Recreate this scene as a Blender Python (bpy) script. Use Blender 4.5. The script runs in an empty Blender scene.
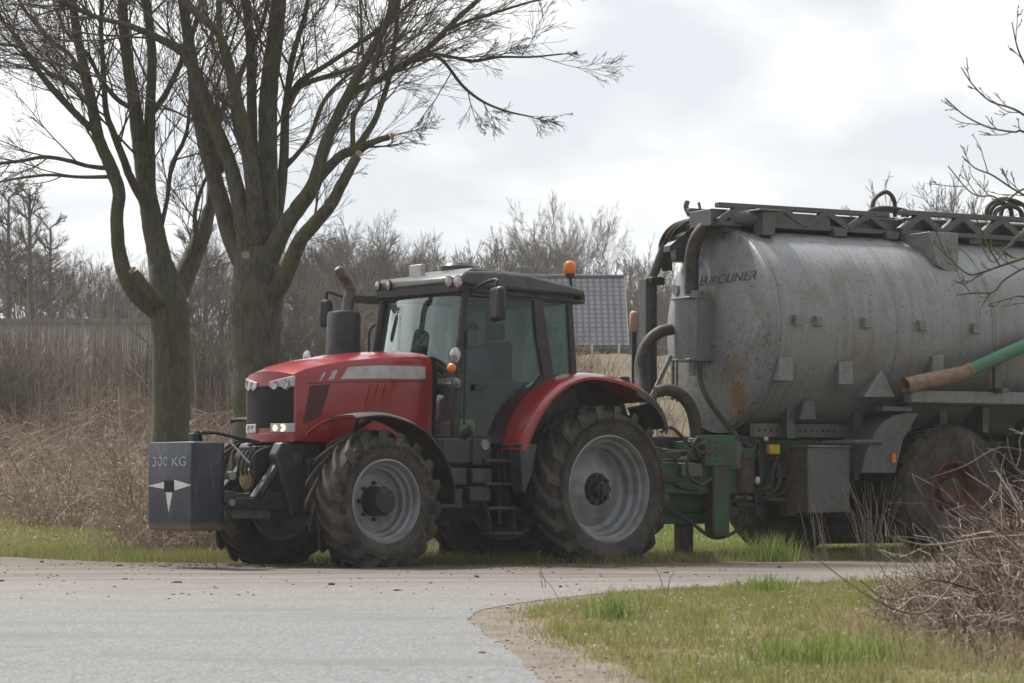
import bpy, bmesh, math, random
import numpy as np
from mathutils import Vector, Matrix

R = math.radians
rnd = random.Random(7)
nr = np.random.default_rng(11)
sc = bpy.context.scene
col = sc.collection

# ------------------------------------------------------------------ camera, sky, sun, exposure
F_PX, HOR, CH = 2600.0, 490.0, 0.83          # focal length in pixels, horizon row, lens height
cam_d = bpy.data.cameras.new('camera'); cam = bpy.data.objects.new('camera', cam_d); col.objects.link(cam)
cam.location = (0, 0, CH); cam.rotation_euler = (R(90), 0, 0)
cam_d.sensor_width = 36; cam_d.lens = 36 * F_PX / 1024
cam_d.shift_y = (HOR - 341.5) / 1024
cam_d.clip_start = 0.5; cam_d.clip_end = 6000
cam_d.dof.use_dof = True; cam_d.dof.focus_distance = 29.0; cam_d.dof.aperture_fstop = 7.0
sc.camera = cam

SUN_EL, SUN_AZ = 56, -42                      # azimuth from +Y towards +X
w = bpy.data.worlds.new('World'); sc.world = w; w.use_nodes = True
nt = w.node_tree; nt.nodes.clear()
def N(t, **k):
    n = nt.nodes.new(t)
    for a, b in k.items(): setattr(n, a, b)
    return n
out = N('ShaderNodeOutputWorld'); bg = N('ShaderNodeBackground'); bg.inputs[1].default_value = 0.1
sky = N('ShaderNodeTexSky', sky_type='NISHITA', sun_disc=False, sun_elevation=R(SUN_EL), sun_rotation=R(SUN_AZ))
tc = N('ShaderNodeTexCoord'); mp = N('ShaderNodeMapping'); mp.inputs['Scale'].default_value = (1, 1, 2.2)
mp.inputs['Location'].default_value = (0.37, 0.1, 0.22)
n1 = N('ShaderNodeTexNoise'); n1.inputs['Scale'].default_value = 7.5; n1.inputs['Detail'].default_value = 7; n1.inputs['Roughness'].default_value = 0.5
n1.inputs['Distortion'].default_value = 0.35
rp = N('ShaderNodeValToRGB')
e = rp.color_ramp.elements
e[0].position = 0.415; e[0].color = (5.9, 6.15, 6.45, 1)
e[1].position = 0.57; e[1].color = (7.9, 7.9, 7.85, 1)
m = e.new(0.495); m.color = (6.9, 7.0, 7.1, 1)
sep = N('ShaderNodeSeparateXYZ')
mr = N('ShaderNodeMapRange'); mr.inputs['From Min'].default_value = -1; mr.inputs['From Max'].default_value = 0.9
mr.inputs['To Min'].default_value = 0.40; mr.inputs['To Max'].default_value = 1.0
vm = N('ShaderNodeVectorMath', operation='SCALE')
mx = N('ShaderNodeMix', data_type='RGBA'); mx.inputs[0].default_value = 0.94
L = nt.links.new
L(tc.outputs['Generated'], mp.inputs[0]); L(mp.outputs[0], n1.inputs['Vector']); L(n1.outputs[0], rp.inputs[0])
L(tc.outputs['Generated'], sep.inputs[0]); L(sep.outputs['Y'], mr.inputs['Value'])
sv = N('ShaderNodeVectorMath', operation='DOT_PRODUCT'); sv.inputs[1].default_value = (math.sin(R(SUN_AZ)) * math.cos(R(SUN_EL)), math.cos(R(SUN_AZ)) * math.cos(R(SUN_EL)), math.sin(R(SUN_EL)))
gl = N('ShaderNodeMapRange'); gl.inputs['From Min'].default_value = 0.55; gl.inputs['From Max'].default_value = 1.0; gl.inputs['To Min'].default_value = 1.0; gl.inputs['To Max'].default_value = 2.6
pm = N('ShaderNodeMath', operation='MULTIPLY')                # thin cloud is brighter round the sun
L(tc.outputs['Generated'], sv.inputs[0]); L(sv.outputs['Value'], gl.inputs['Value']); L(mr.outputs[0], pm.inputs[0]); L(gl.outputs[0], pm.inputs[1])
L(rp.outputs[0], vm.inputs[0]); L(pm.outputs[0], vm.inputs['Scale'])
L(sky.outputs[0], mx.inputs['A']); L(vm.outputs[0], mx.inputs['B']); L(mx.outputs['Result'], bg.inputs[0]); L(bg.outputs[0], out.inputs[0])

sd = bpy.data.lights.new('sun', 'SUN'); sun = bpy.data.objects.new('sun', sd); col.objects.link(sun)
sd.energy = 4.6; sd.angle = R(5); sd.color = (1, 0.95, 0.87)
dx, dy, dz = math.sin(R(SUN_AZ)) * math.cos(R(SUN_EL)), math.cos(R(SUN_AZ)) * math.cos(R(SUN_EL)), math.sin(R(SUN_EL))
sun.rotation_euler = Vector((dx, dy, dz)).to_track_quat('Z', 'Y').to_euler()
sc.view_settings.view_transform = 'Standard'; sc.view_settings.look = 'None'
sc.view_settings.exposure = 0.5; sc.view_settings.gamma = 1; sc.view_settings.use_curve_mapping = False

# ------------------------------------------------------------------ materials
def mat(name, base, rough=0.6, metal=0.0, c2=None, s2=6.0, lo=0.42, hi=0.62, c3=None, s3=25.0, lo3=0.55, hi3=0.7,
        bump=0.0, bscale=40.0, coat=0.0, island=None, stretch=None, spec=0.5, coords='Object', extra=None, thin=0.0, ipow=1.0):
    m = bpy.data.materials.new(name); m.use_nodes = True
    t = m.node_tree; b = t.nodes['Principled BSDF']
    def nn(k): return t.nodes.new(k)
    b.inputs['Roughness'].default_value = rough; b.inputs['Metallic'].default_value = metal
    b.inputs['Specular IOR Level'].default_value = spec
    if coat: b.inputs['Coat Weight'].default_value = coat; b.inputs['Coat Roughness'].default_value = 0.12
    cur = nn('ShaderNodeRGB'); cur.outputs[0].default_value = (*base, 1); cur = cur.outputs[0]
    tcn = nn('ShaderNodeTexCoord'); vec = tcn.outputs[coords]
    if stretch:
        mpn = nn('ShaderNodeMapping'); mpn.inputs['Scale'].default_value = stretch
        t.links.new(vec, mpn.inputs[0]); vec2 = mpn.outputs[0]
    else: vec2 = vec
    def layer(c, s, l, h, v, det=5):
        nonlocal cur
        n = nn('ShaderNodeTexNoise'); n.inputs['Scale'].default_value = s; n.inputs['Detail'].default_value = det
        n.inputs['Roughness'].default_value = 0.6
        t.links.new(v, n.inputs['Vector'])
        r_ = nn('ShaderNodeMapRange'); r_.inputs['From Min'].default_value = l; r_.inputs['From Max'].default_value = h
        t.links.new(n.outputs[0], r_.inputs['Value'])
        x = nn('ShaderNodeMix'); x.data_type = 'RGBA'
        t.links.new(r_.outputs[0], x.inputs[0]); t.links.new(cur, x.inputs['A'])
        x.inputs['B'].default_value = (*c, 1); cur = x.outputs['Result']
    if c2: layer(c2, s2, lo, hi, vec2)
    if c3: layer(c3, s3, lo3, hi3, vec)
    if island:
        g = nn('ShaderNodeNewGeometry'); x = nn('ShaderNodeMix'); x.data_type = 'RGBA'
        t.links.new(mth(t, nn, 'POWER', g.outputs['Random Per Island'], ipow), x.inputs[0]); t.links.new(cur, x.inputs['A'])
        x.inputs['B'].default_value = (*island, 1); cur = x.outputs['Result']
    if extra: cur = extra(t, nn, cur, vec)
    t.links.new(cur, b.inputs['Base Color'])
    if bump:
        n = nn('ShaderNodeTexNoise'); n.inputs['Scale'].default_value = bscale; n.inputs['Detail'].default_value = 6
        t.links.new(vec2, n.inputs['Vector'])
        bp = nn('ShaderNodeBump'); bp.inputs['Strength'].default_value = bump; bp.inputs['Distance'].default_value = 0.02
        t.links.new(n.outputs[0], bp.inputs['Height']); t.links.new(bp.outputs[0], b.inputs['Normal'])
    if thin:                                                  # leaves let light through
        tr = nn('ShaderNodeBsdfTranslucent'); ms = nn('ShaderNodeMixShader'); ms.inputs[0].default_value = thin; t.links.new(cur, tr.inputs[0])
        t.links.new(b.outputs[0], ms.inputs[1]); t.links.new(tr.outputs[0], ms.inputs[2]); t.links.new(ms.outputs[0], t.nodes['Material Output'].inputs[0])
    return m

def mixc(t, nn, cur, fac, c):
    x = nn('ShaderNodeMix'); x.data_type = 'RGBA'
    if isinstance(fac, float): x.inputs[0].default_value = fac
    else: t.links.new(fac, x.inputs[0])
    t.links.new(cur, x.inputs['A']); x.inputs['B'].default_value = (*c, 1)
    return x.outputs['Result']
def mth(t, nn, op, a, b=None, c=None, clamp=False):
    n = nn('ShaderNodeMath'); n.operation = op; n.use_clamp = clamp
    for i, v in enumerate((a, b, c)):
        if v is None: continue
        if isinstance(v, (int, float)): n.inputs[i].default_value = v
        else: t.links.new(v, n.inputs[i])
    return n.outputs[0]
def mrange(t, nn, v, a, b, lo=0.0, hi=1.0):
    n = nn('ShaderNodeMapRange'); n.interpolation_type = 'SMOOTHSTEP'
    for k, q in (('From Min', a), ('From Max', b), ('To Min', lo), ('To Max', hi)): n.inputs[k].default_value = q
    t.links.new(v, n.inputs['Value']); return n.outputs[0]
def xyz(t, nn, vec):
    s = nn('ShaderNodeSeparateXYZ'); t.links.new(vec, s.inputs[0]); return s.outputs
def noise(t, nn, vec, s, det=5, stretch=None):
    if stretch:
        mpn = nn('ShaderNodeMapping'); mpn.inputs['Scale'].default_value = stretch; t.links.new(vec, mpn.inputs[0]); vec = mpn.outputs[0]
    n = nn('ShaderNodeTexNoise'); n.inputs['Scale'].default_value = s; n.inputs['Detail'].default_value = det; n.inputs['Roughness'].default_value = 0.6
    t.links.new(vec, n.inputs['Vector']); return n.outputs[0]

DUST = (0.17, 0.14, 0.11)
M = {}
M['red'] = mat('red_paint', (0.31, 0.007, 0.012), 0.3, coat=0.7, c2=(0.24, 0.014, 0.017), s2=2.5, lo=0.45, hi=0.75, c3=(0.20, 0.07, 0.06), s3=60, lo3=0.62, hi3=0.9)
M['tyre'] = mat('tyre_rubber', (0.052, 0.047, 0.042), 0.9, c2=(0.112, 0.099, 0.085), s2=3.5, lo=0.4, hi=0.68, c3=(0.15, 0.125, 0.10), s3=30, lo3=0.56, hi3=0.75, bump=0.35, bscale=60, spec=0.2)
M['rim'] = mat('rim_grey', (0.29, 0.31, 0.335), 0.5, 0.15, c2=(0.19, 0.175, 0.155), s2=4, lo=0.45, hi=0.68, c3=(0.20, 0.17, 0.14), s3=40, lo3=0.6, hi3=0.8)
M['hub'] = mat('hub_black', (0.02, 0.02, 0.02), 0.6, c2=(0.08, 0.07, 0.06), s2=20, lo=0.5, hi=0.75)
M['black'] = mat('black_plastic', (0.018, 0.018, 0.02), 0.5, c2=(0.045, 0.041, 0.037), s2=6, lo=0.45, hi=0.75)
M['dark'] = mat('dark_metal', (0.022, 0.024, 0.028), 0.55, 0.1, c2=(0.075, 0.062, 0.05), s2=5, lo=0.48, hi=0.72, c3=(0.10, 0.085, 0.07), s3=35, lo3=0.6, hi3=0.8)
M['cast'] = mat('cast_bluegrey', (0.035, 0.04, 0.05), 0.55, 0.1, c2=(0.085, 0.078, 0.07), s2=6, lo=0.45, hi=0.75)
M['navy'] = mat('navy_column', (0.02, 0.024, 0.04), 0.45, c2=(0.05, 0.05, 0.055), s2=6)
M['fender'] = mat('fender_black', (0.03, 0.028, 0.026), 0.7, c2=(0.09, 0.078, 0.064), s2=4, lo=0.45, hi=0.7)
M['mesh'] = mat('vent_mesh', (0.10, 0.028, 0.03), 0.7, c2=(0.05, 0.02, 0.02), s2=90, lo=0.45, hi=0.55)
M['grille'] = mat('grille_black', (0.010, 0.010, 0.011), 0.7, spec=0.15, c2=(0.03, 0.03, 0.03), s2=120, lo=0.45, hi=0.55)
M['roofgrey'] = mat('cab_roof_grey', (0.052, 0.056, 0.061), 0.38, c2=(0.085, 0.086, 0.087), s2=4)
M['silver'] = mat('silver_decal', (0.52, 0.53, 0.55), 0.4, 0.2, c2=(0.40, 0.40, 0.41), s2=8)
M['chrome'] = mat('lamp_reflector', (0.7, 0.7, 0.7), 0.25, 0.7)
M['lens'] = mat('lamp_lens', (0.46, 0.47, 0.48), 0.10, 0.5, coat=0.8, c2=(0.25, 0.26, 0.27), s2=22, lo=0.45, hi=0.6)
M['amber'] = mat('amber_lens', (0.75, 0.20, 0.015), 0.3, coat=0.5)
M['orange'] = mat('beacon_orange', (0.85, 0.20, 0.01), 0.3, coat=0.5)
M['yellowdisc'] = mat('ochre_disc', (0.36, 0.25, 0.08), 0.6, c2=(0.20, 0.14, 0.06), s2=12)
M['yellow'] = mat('yellow_paint', (0.62, 0.48, 0.02), 0.5, c2=(0.35, 0.28, 0.05), s2=9)
M['white'] = mat('white_paint', (0.66, 0.66, 0.64), 0.55, c2=(0.40, 0.40, 0.40), s2=30, lo=0.5, hi=0.75)
M['mirror'] = mat('mirror_housing', (0.02, 0.021, 0.022), 0.45)
M['pipe'] = mat('exhaust_steel', (0.16, 0.14, 0.13), 0.5, 0.6, c2=(0.09, 0.075, 0.065), s2=14)
M['seat'] = mat('seat_fabric', (0.03, 0.032, 0.035), 0.85)
M['green'] = mat('chassis_green', (0.026, 0.125, 0.045), 0.55, c2=(0.06, 0.055, 0.04), s2=4, lo=0.43, hi=0.66, c3=(0.09, 0.07, 0.05), s3=22, lo3=0.55, hi3=0.75)
M['greenpipe'] = mat('green_pipe', (0.05, 0.19, 0.10), 0.5, c2=(0.09, 0.17, 0.10), s2=7, lo=0.45, hi=0.75)
M['tan'] = mat('tan_rubber', (0.30, 0.20, 0.14), 0.7, c2=(0.20, 0.13, 0.09), s2=9)
M['rust'] = mat('rust_brown', (0.105, 0.072, 0.055), 0.8, c2=(0.055, 0.043, 0.036), s2=9)
M['orangerim'] = mat('orange_rim', (0.20, 0.075, 0.022), 0.75, c2=(0.07, 0.045, 0.03), s2=6, lo=0.35, hi=0.58)
M['hose'] = mat('rubber_hose', (0.040, 0.034, 0.030), 0.7, c2=(0.075, 0.062, 0.05), s2=9)
M['greyhose'] = mat('grey_green_hose', (0.075, 0.085, 0.078), 0.6, c2=(0.10, 0.095, 0.08), s2=9)
M['pinkish'] = mat('faded_red_cap', (0.45, 0.24, 0.20), 0.6, c2=(0.35, 0.2, 0.18), s2=12)

def galv(name, base, streak, dirt, brown=0.5, big=False):
    def ex(t, nn, cur, vec):
        x, y, z = xyz(t, nn, vec)
        st = mrange(t, nn, noise(t, nn, vec, 3.0, 6, (5, 0.45, 0.45)), 0.46, 0.68, 0, 0.5)
        cur = mixc(t, nn, cur, st, streak)
        vo = nn('ShaderNodeTexVoronoi'); vo.inputs['Scale'].default_value = 22; t.links.new(vec, vo.inputs['Vector'])
        sx = xyz(t, nn, vo.outputs['Color'])[0]
        cur = mixc(t, nn, cur, mrange(t, nn, sx, 0.0, 1.0, 0.0, 0.28), tuple(c * 0.62 for c in base))
        cur = mixc(t, nn, cur, mrange(t, nn, noise(t, nn, vec, 1.6, 7), 0.5, 0.72, 0, brown), dirt)
        sp = mrange(t, nn, noise(t, nn, vec, 26, 3), 0.60, 0.70, 0, 0.75)
        cur = mixc(t, nn, cur, sp, tuple(c * 0.5 for c in dirt))
        if big:
            # rust run below the middle of the front dish and rows of slurry splashes at mid height
            d = mth(t, nn, 'ABSOLUTE', mth(t, nn, 'SUBTRACT', y, 0.52))
            a = mrange(t, nn, d, 0.04, 0.30, 1, 0)
            b_ = mrange(t, nn, z, -0.15, -0.75, 0, 1)
            f_ = mrange(t, nn, x, -1.84, -1.76, 0, 1)
            k = mth(t, nn, 'MULTIPLY', mth(t, nn, 'MULTIPLY', a, b_), f_)
            k = mth(t, nn, 'MULTIPLY', k, mrange(t, nn, noise(t, nn, vec, 9, 6), 0.36, 0.54, 0, 0.95))
            cur = mixc(t, nn, cur, k, (0.27, 0.17, 0.05))
            sp2 = mrange(t, nn, noise(t, nn, vec, 17, 5), 0.545, 0.62, 0, 0.6)
            zz = mrange(t, nn, z, 0.5, -0.2, 0, 1)
            cur = mixc(t, nn, cur, mth(t, nn, 'MULTIPLY', mth(t, nn, 'MULTIPLY', sp2, zz), f_), (0.085, 0.07, 0.055))
            for xr in (-1.85, -3.55, -5.05, -6.5):   # weld seams
                dd = mth(t, nn, 'ABSOLUTE', mth(t, nn, 'SUBTRACT', x, xr))
                cur = mixc(t, nn, cur, mrange(t, nn, dd, 0.006, 0.02, 0.4, 0), (0.10, 0.095, 0.09))
            # plashes on the crown of the barrel
            tp = mrange(t, nn, z, 0.95, 1.2, 0, 1)
            sp3 = mrange(t, nn, noise(t, nn, vec, 5, 6, (0.8, 2.2, 1)), 0.52, 0.60, 0, 0.75)
            cur = mixc(t, nn, cur, mth(t, nn, 'MULTIPLY', tp, sp3), (0.10, 0.085, 0.07))
        return cur
    return mat(name, base, 0.45, 0.3, extra=ex, bump=0.12, bscale=14)
M['tank'] = galv('tank_galvanised', (0.285, 0.295, 0.31), (0.17, 0.17, 0.17), (0.21, 0.18, 0.135), 0.8, True)
M['galv'] = galv('galvanised_steel', (0.25, 0.26, 0.27), (0.16, 0.16, 0.16), (0.15, 0.13, 0.10), 0.7)
M['galvdark'] = galv('weathered_galvanised', (0.125, 0.13, 0.135), (0.10, 0.10, 0.10), (0.10, 0.085, 0.07), 0.7)
M['letters'] = mat('faded_lettering', (0.05, 0.054, 0.075), 0.6, c2=(0.22, 0.22, 0.23), s2=16, lo=0.50, hi=0.64)
M['lettersblue'] = mat('pale_blue_lettering', (0.17, 0.20, 0.28), 0.6, c2=(0.27, 0.28, 0.30), s2=16, lo=0.42, hi=0.6)

def ex_weight(t, nn, cur, vec):
    x, y, z = xyz(t, nn, vec)
    cur = mixc(t, nn, cur, mrange(t, nn, mth(t, nn, 'ADD', z, mth(t, nn, 'MULTIPLY', noise(t, nn, vec, 6), 0.10)), 0.16, 0.09, 0, 0.85), (0.13, 0.095, 0.065))
    cur = mixc(t, nn, cur, mrange(t, nn, noise(t, nn, vec, 8, 6, (1, 1, 0.25)), 0.56, 0.72, 0, 0.7), (0.085, 0.098, 0.125))
    cur = mixc(t, nn, cur, mrange(t, nn, noise(t, nn, vec, 45, 4), 0.62, 0.72, 0, 0.75), (0.17, 0.18, 0.20))
    return cur
M['weight'] = mat('navy_weight_paint', (0.013, 0.019, 0.034), 0.5, c2=(0.023, 0.029, 0.045), s2=4, extra=ex_weight)

def glass(name, tint, refl=1.0):
    m = bpy.data.materials.new(name); m.use_nodes = True; t = m.node_tree; t.nodes.clear()
    o = t.nodes.new('ShaderNodeOutputMaterial'); a = t.nodes.new('ShaderNodeBsdfTransparent'); a.inputs[0].default_value = (*tint, 1)
    g = t.nodes.new('ShaderNodeBsdfGlossy'); g.inputs['Roughness'].default_value = 0.03; g.inputs[0].default_value = (0.85, 0.95, 0.93, 1)
    f = t.nodes.new('ShaderNodeFresnel'); f.inputs[0].default_value = 1.55
    mu = t.nodes.new('ShaderNodeMath'); mu.operation = 'MULTIPLY'; mu.inputs[1].default_value = refl; mu.use_clamp = True
    x = t.nodes.new('ShaderNodeMixShader'); ge = t.nodes.new('ShaderNodeNewGeometry'); iv = t.nodes.new('ShaderNodeMath'); iv.operation = 'SUBTRACT'; iv.inputs[0].default_value = 1.0; m2 = t.nodes.new('ShaderNodeMath'); m2.operation = 'MULTIPLY'
    t.links.new(ge.outputs['Backfacing'], iv.inputs[1]); t.links.new(f.outputs[0], mu.inputs[0]); t.links.new(mu.outputs[0], m2.inputs[0]); t.links.new(iv.outputs[0], m2.inputs[1]); t.links.new(m2.outputs[0], x.inputs[0])
    t.links.new(a.outputs[0], x.inputs[1]); t.links.new(g.outputs[0], x.inputs[2]); t.links.new(x.outputs[0], o.inputs[0])
    return m
M['glass'] = glass('cab_glass', (0.58, 0.70, 0.68), 1.1)
M['screen'] = glass('windscreen_glass', (0.84, 0.94, 0.92), 3.0)

def lit(name, c, s):
    m = bpy.data.materials.new(name); m.use_nodes = True; b = m.node_tree.nodes['Principled BSDF']
    b.inputs['Base Color'].default_value = (*c, 1); b.inputs['Emission Color'].default_value = (*c, 1); b.inputs['Emission Strength'].default_value = s
    return m
M['litlamp'] = lit('lit_headlamp', (1.0, 0.78, 0.42), 1.6)
M['headlens'] = mat('headlamp_lens', (0.22, 0.23, 0.24), 0.08, 0.4, coat=0.9, c2=(0.45, 0.46, 0.47), s2=40, lo=0.5, hi=0.6)
M['wornwhite'] = mat('worn_white_paint', (0.42, 0.43, 0.44), 0.6, c2=(0.06, 0.07, 0.09), s2=26, lo=0.52, hi=0.62)
M['skin'] = mat('skin', (0.45, 0.26, 0.19), 0.55)
M['shirt'] = mat('pale_blue_shirt', (0.11, 0.15, 0.18), 0.85, c2=(0.15, 0.19, 0.22), s2=8)
M['trousers'] = mat('dark_trousers', (0.03, 0.035, 0.05), 0.85)
M['hair'] = mat('dark_cap', (0.025, 0.03, 0.045), 0.8)

# nature
def ex_bark(t, nn, cur, vec):
    g = mrange(t, nn, noise(t, nn, vec, 3.2, 6), 0.46, 0.66, 0, 0.75)
    cur = mixc(t, nn, cur, g, (0.115, 0.125, 0.055))
    li = mrange(t, nn, noise(t, nn, vec, 20, 5, (1, 1, 2.0)), 0.55, 0.72, 0, 0.6)
    return mixc(t, nn, cur, li, (0.19, 0.185, 0.16))
M['bark'] = mat('tree_bark', (0.135, 0.125, 0.098), 0.9, c2=(0.078, 0.072, 0.055), s2=7, stretch=(3, 3, 0.8), bump=0.6, bscale=18, extra=ex_bark, spec=0.2)
M['twig'] = mat('twig_bark', (0.10, 0.085, 0.072), 0.85, island=(0.16, 0.14, 0.115), spec=0.2)
M['twigright'] = mat('lichened_twig_bark', (0.09, 0.075, 0.062), 0.85, island=(0.17, 0.15, 0.11), spec=0.2)
M['fartwig'] = mat('haze_paled_twig_bark', (0.13, 0.108, 0.094), 0.9, island=(0.19, 0.165, 0.14), spec=0.1)  # bark of the far trees, lightened to put distance haze into the colour
M['cut'] = mat('cut_wood', (0.42, 0.30, 0.20), 0.8, c2=(0.33, 0.22, 0.14), s2=30)
M['bramble'] = mat('bramble_stems', (0.145, 0.104, 0.078), 0.8, island=(0.46, 0.37, 0.295), ipow=1.25, spec=0.25)
M['bush'] = mat('dry_bramble_stems', (0.075, 0.048, 0.037), 0.7, island=(0.62, 0.52, 0.43), ipow=2.2, spec=0.3)
M['reed'] = mat('pale_dry_stalks', (0.20, 0.155, 0.11), 0.8, island=(0.40, 0.35, 0.29), spec=0.2)
M['deadleaf'] = mat('dead_leaves', (0.15, 0.10, 0.065), 0.8, island=(0.34, 0.28, 0.22), thin=0.3)
M['grass'] = mat('grass_blades', (0.13, 0.165, 0.04), 0.7, island=(0.27, 0.26, 0.10), c2=(0.30, 0.25, 0.14), s2=1.3, lo=0.42, hi=0.62, thin=0.45, spec=0.25)
M['lush'] = mat('lush_grass_blades', (0.125, 0.18, 0.04), 0.65, island=(0.24, 0.29, 0.09), thin=0.45, spec=0.3)
M['straw'] = mat('dead_grass_blades', (0.23, 0.185, 0.105), 0.8, island=(0.40, 0.34, 0.22), thin=0.3, spec=0.2)

def ex_ground(t, nn, cur, vec):
    x, y, z = xyz(t, nn, vec)
    wob = mth(t, nn, 'MULTIPLY', mth(t, nn, 'SUBTRACT', noise(t, nn, vec, 0.35, 5), 0.5), 5.0)
    # brown litter under the brambles on the left
    left = mrange(t, nn, mth(t, nn, 'ADD', x, wob), 0.6, -0.6, 0, 1)
    yb = mth(t, nn, 'SUBTRACT', y, mth(t, nn, 'MULTIPLY', mth(t, nn, 'MAXIMUM', mth(t, nn, 'SUBTRACT', -2.5, x), 0.0), 1.7))
    back = mrange(t, nn, mth(t, nn, 'ADD', yb, mth(t, nn, 'MULTIPLY', wob, 0.5)), 33.6, 35.0, 0, 1)
    fore = mrange(t, nn, y, 82, 90, 1, 0)
    k = mth(t, nn, 'MULTIPLY', mth(t, nn, 'MULTIPLY', left, back), fore)
    cur = mixc(t, nn, cur, k, (0.15, 0.118, 0.088))
    far = mrange(t, nn, mth(t, nn, 'ADD', y, mth(t, nn, 'MULTIPLY', wob, 2.0)), 46, 62, 0, 0.92)
    cur = mixc(t, nn, cur, far, (0.10, 0.085, 0.055))
    dirt = mrange(t, nn, noise(t, nn, vec, 1.5, 6), 0.52, 0.68, 0, 0.7)
    cur = mixc(t, nn, cur, mth(t, nn, 'MULTIPLY', dirt, mrange(t, nn, y, 31, 36, 1, 0)), (0.18, 0.145, 0.10))
    return cur
M['ground'] = mat('grassy_ground', (0.10, 0.105, 0.035), 0.95, c2=(0.15, 0.125, 0.065), s2=0.6, lo=0.4, hi=0.62, bump=0.5, bscale=8, extra=ex_ground, spec=0.1)

def ex_road(t, nn, cur, vec):
    x, y, z = xyz(t, nn, vec)
    wob = mth(t, nn, 'MULTIPLY', mth(t, nn, 'SUBTRACT', noise(t, nn, vec, 0.6, 5), 0.5), 2.2)
    yy = mth(t, nn, 'ADD', y, wob)
    # dusty lane used by tractors, and mud carried along it
    cur = mixc(t, nn, cur, mrange(t, nn, yy, 18.0, 19.5, 0, 0.75), (0.165, 0.15, 0.135))
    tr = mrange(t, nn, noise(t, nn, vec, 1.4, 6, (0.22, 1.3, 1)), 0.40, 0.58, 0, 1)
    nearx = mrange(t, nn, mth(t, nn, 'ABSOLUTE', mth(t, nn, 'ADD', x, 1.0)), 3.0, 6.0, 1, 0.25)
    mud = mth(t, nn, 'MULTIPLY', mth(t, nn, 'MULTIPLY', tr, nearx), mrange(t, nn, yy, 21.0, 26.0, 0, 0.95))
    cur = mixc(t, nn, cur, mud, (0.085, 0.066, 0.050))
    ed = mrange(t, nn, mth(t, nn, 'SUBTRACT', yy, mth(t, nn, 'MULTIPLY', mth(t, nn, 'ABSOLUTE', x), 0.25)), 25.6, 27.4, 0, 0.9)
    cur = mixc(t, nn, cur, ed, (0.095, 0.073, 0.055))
    # grit and stones in the surface
    g = noise(t, nn, vec, 60, 4)
    gv = mrange(t, nn, g, 0.38, 0.62, 0.60, 1.42); cb = nn('ShaderNodeCombineXYZ')
    for k_ in range(3): t.links.new(gv, cb.inputs[k_])
    mm = nn('ShaderNodeMix'); mm.data_type = 'RGBA'; mm.blend_type = 'MULTIPLY'; mm.inputs[0].default_value = 1.0; mm.clamp_result = False
    t.links.new(cur, mm.inputs['A']); t.links.new(cb.outputs[0], mm.inputs['B']); cur = mm.outputs['Result']
    p = mrange(t, nn, noise(t, nn, vec, 0.9, 4, (0.5, 1.4, 1)), 0.48, 0.68, 0, 0.6)
    cur = mixc(t, nn, cur, p, (0.112, 0.11, 0.108))
    c = nn('ShaderNodeTexVoronoi'); c.feature = 'DISTANCE_TO_EDGE'; c.inputs['Scale'].default_value = 0.33
    mpn = nn('ShaderNodeMapping'); mpn.inputs['Scale'].default_value = (0.5, 1, 1); t.links.new(vec, mpn.inputs[0])
    sm = nn('ShaderNodeVectorMath'); sm.operation = 'ADD'; t.links.new(mpn.outputs[0], sm.inputs[0])
    nv = nn('ShaderNodeTexNoise'); nv.inputs['Scale'].default_value = 1.3; nv.inputs['Detail'].default_value = 6; t.links.new(vec, nv.inputs['Vector'])
    t.links.new(nv.outputs['Color'], sm.inputs[1]); t.links.new(sm.outputs[0], c.inputs['Vector'])
    cur = mixc(t, nn, cur, mrange(t, nn, c.outputs['Distance'], 0.003, 0.009, 0.35, 0), (0.09, 0.085, 0.08))
    return cur
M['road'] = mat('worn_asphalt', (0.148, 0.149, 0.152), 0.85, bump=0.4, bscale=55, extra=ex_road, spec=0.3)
M['dirt'] = mat('dirt_verge', (0.125, 0.10, 0.078), 0.95, c2=(0.075, 0.058, 0.043), s2=3.5, c3=(0.27, 0.24, 0.21), s3=70, lo3=0.54, hi3=0.64, bump=0.8, bscale=30)
M['mud'] = mat('mud_clods', (0.075, 0.058, 0.045), 0.95, c2=(0.12, 0.095, 0.07), s2=20)
def ex_tiles(t, nn, cur, vec):
    x, y, z = xyz(t, nn, vec)
    a = mth(t, nn, 'FRACT', mth(t, nn, 'MULTIPLY', x, 3.1)); b_ = mth(t, nn, 'FRACT', mth(t, nn, 'MULTIPLY', z, 4.0))
    k = mth(t, nn, 'MAXIMUM', mrange(t, nn, a, 0.50, 0.72, 0, 1), mrange(t, nn, b_, 0.62, 0.8, 0, 1))
    return mixc(t, nn, cur, mth(t, nn, 'MULTIPLY', k, 0.85), (0.022, 0.025, 0.032))
M['tiles'] = mat('grey_roof_tiles', (0.10, 0.106, 0.125), 0.85, spec=0.1, c2=(0.08, 0.085, 0.098), s2=1.2, extra=ex_tiles)
M['brick'] = mat('brown_wall', (0.17, 0.145, 0.12), 0.9, c2=(0.12, 0.10, 0.085), s2=3)
M['pale'] = mat('pale_panel', (0.62, 0.62, 0.60), 0.7, c2=(0.5, 0.5, 0.5), s2=1.5)

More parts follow.
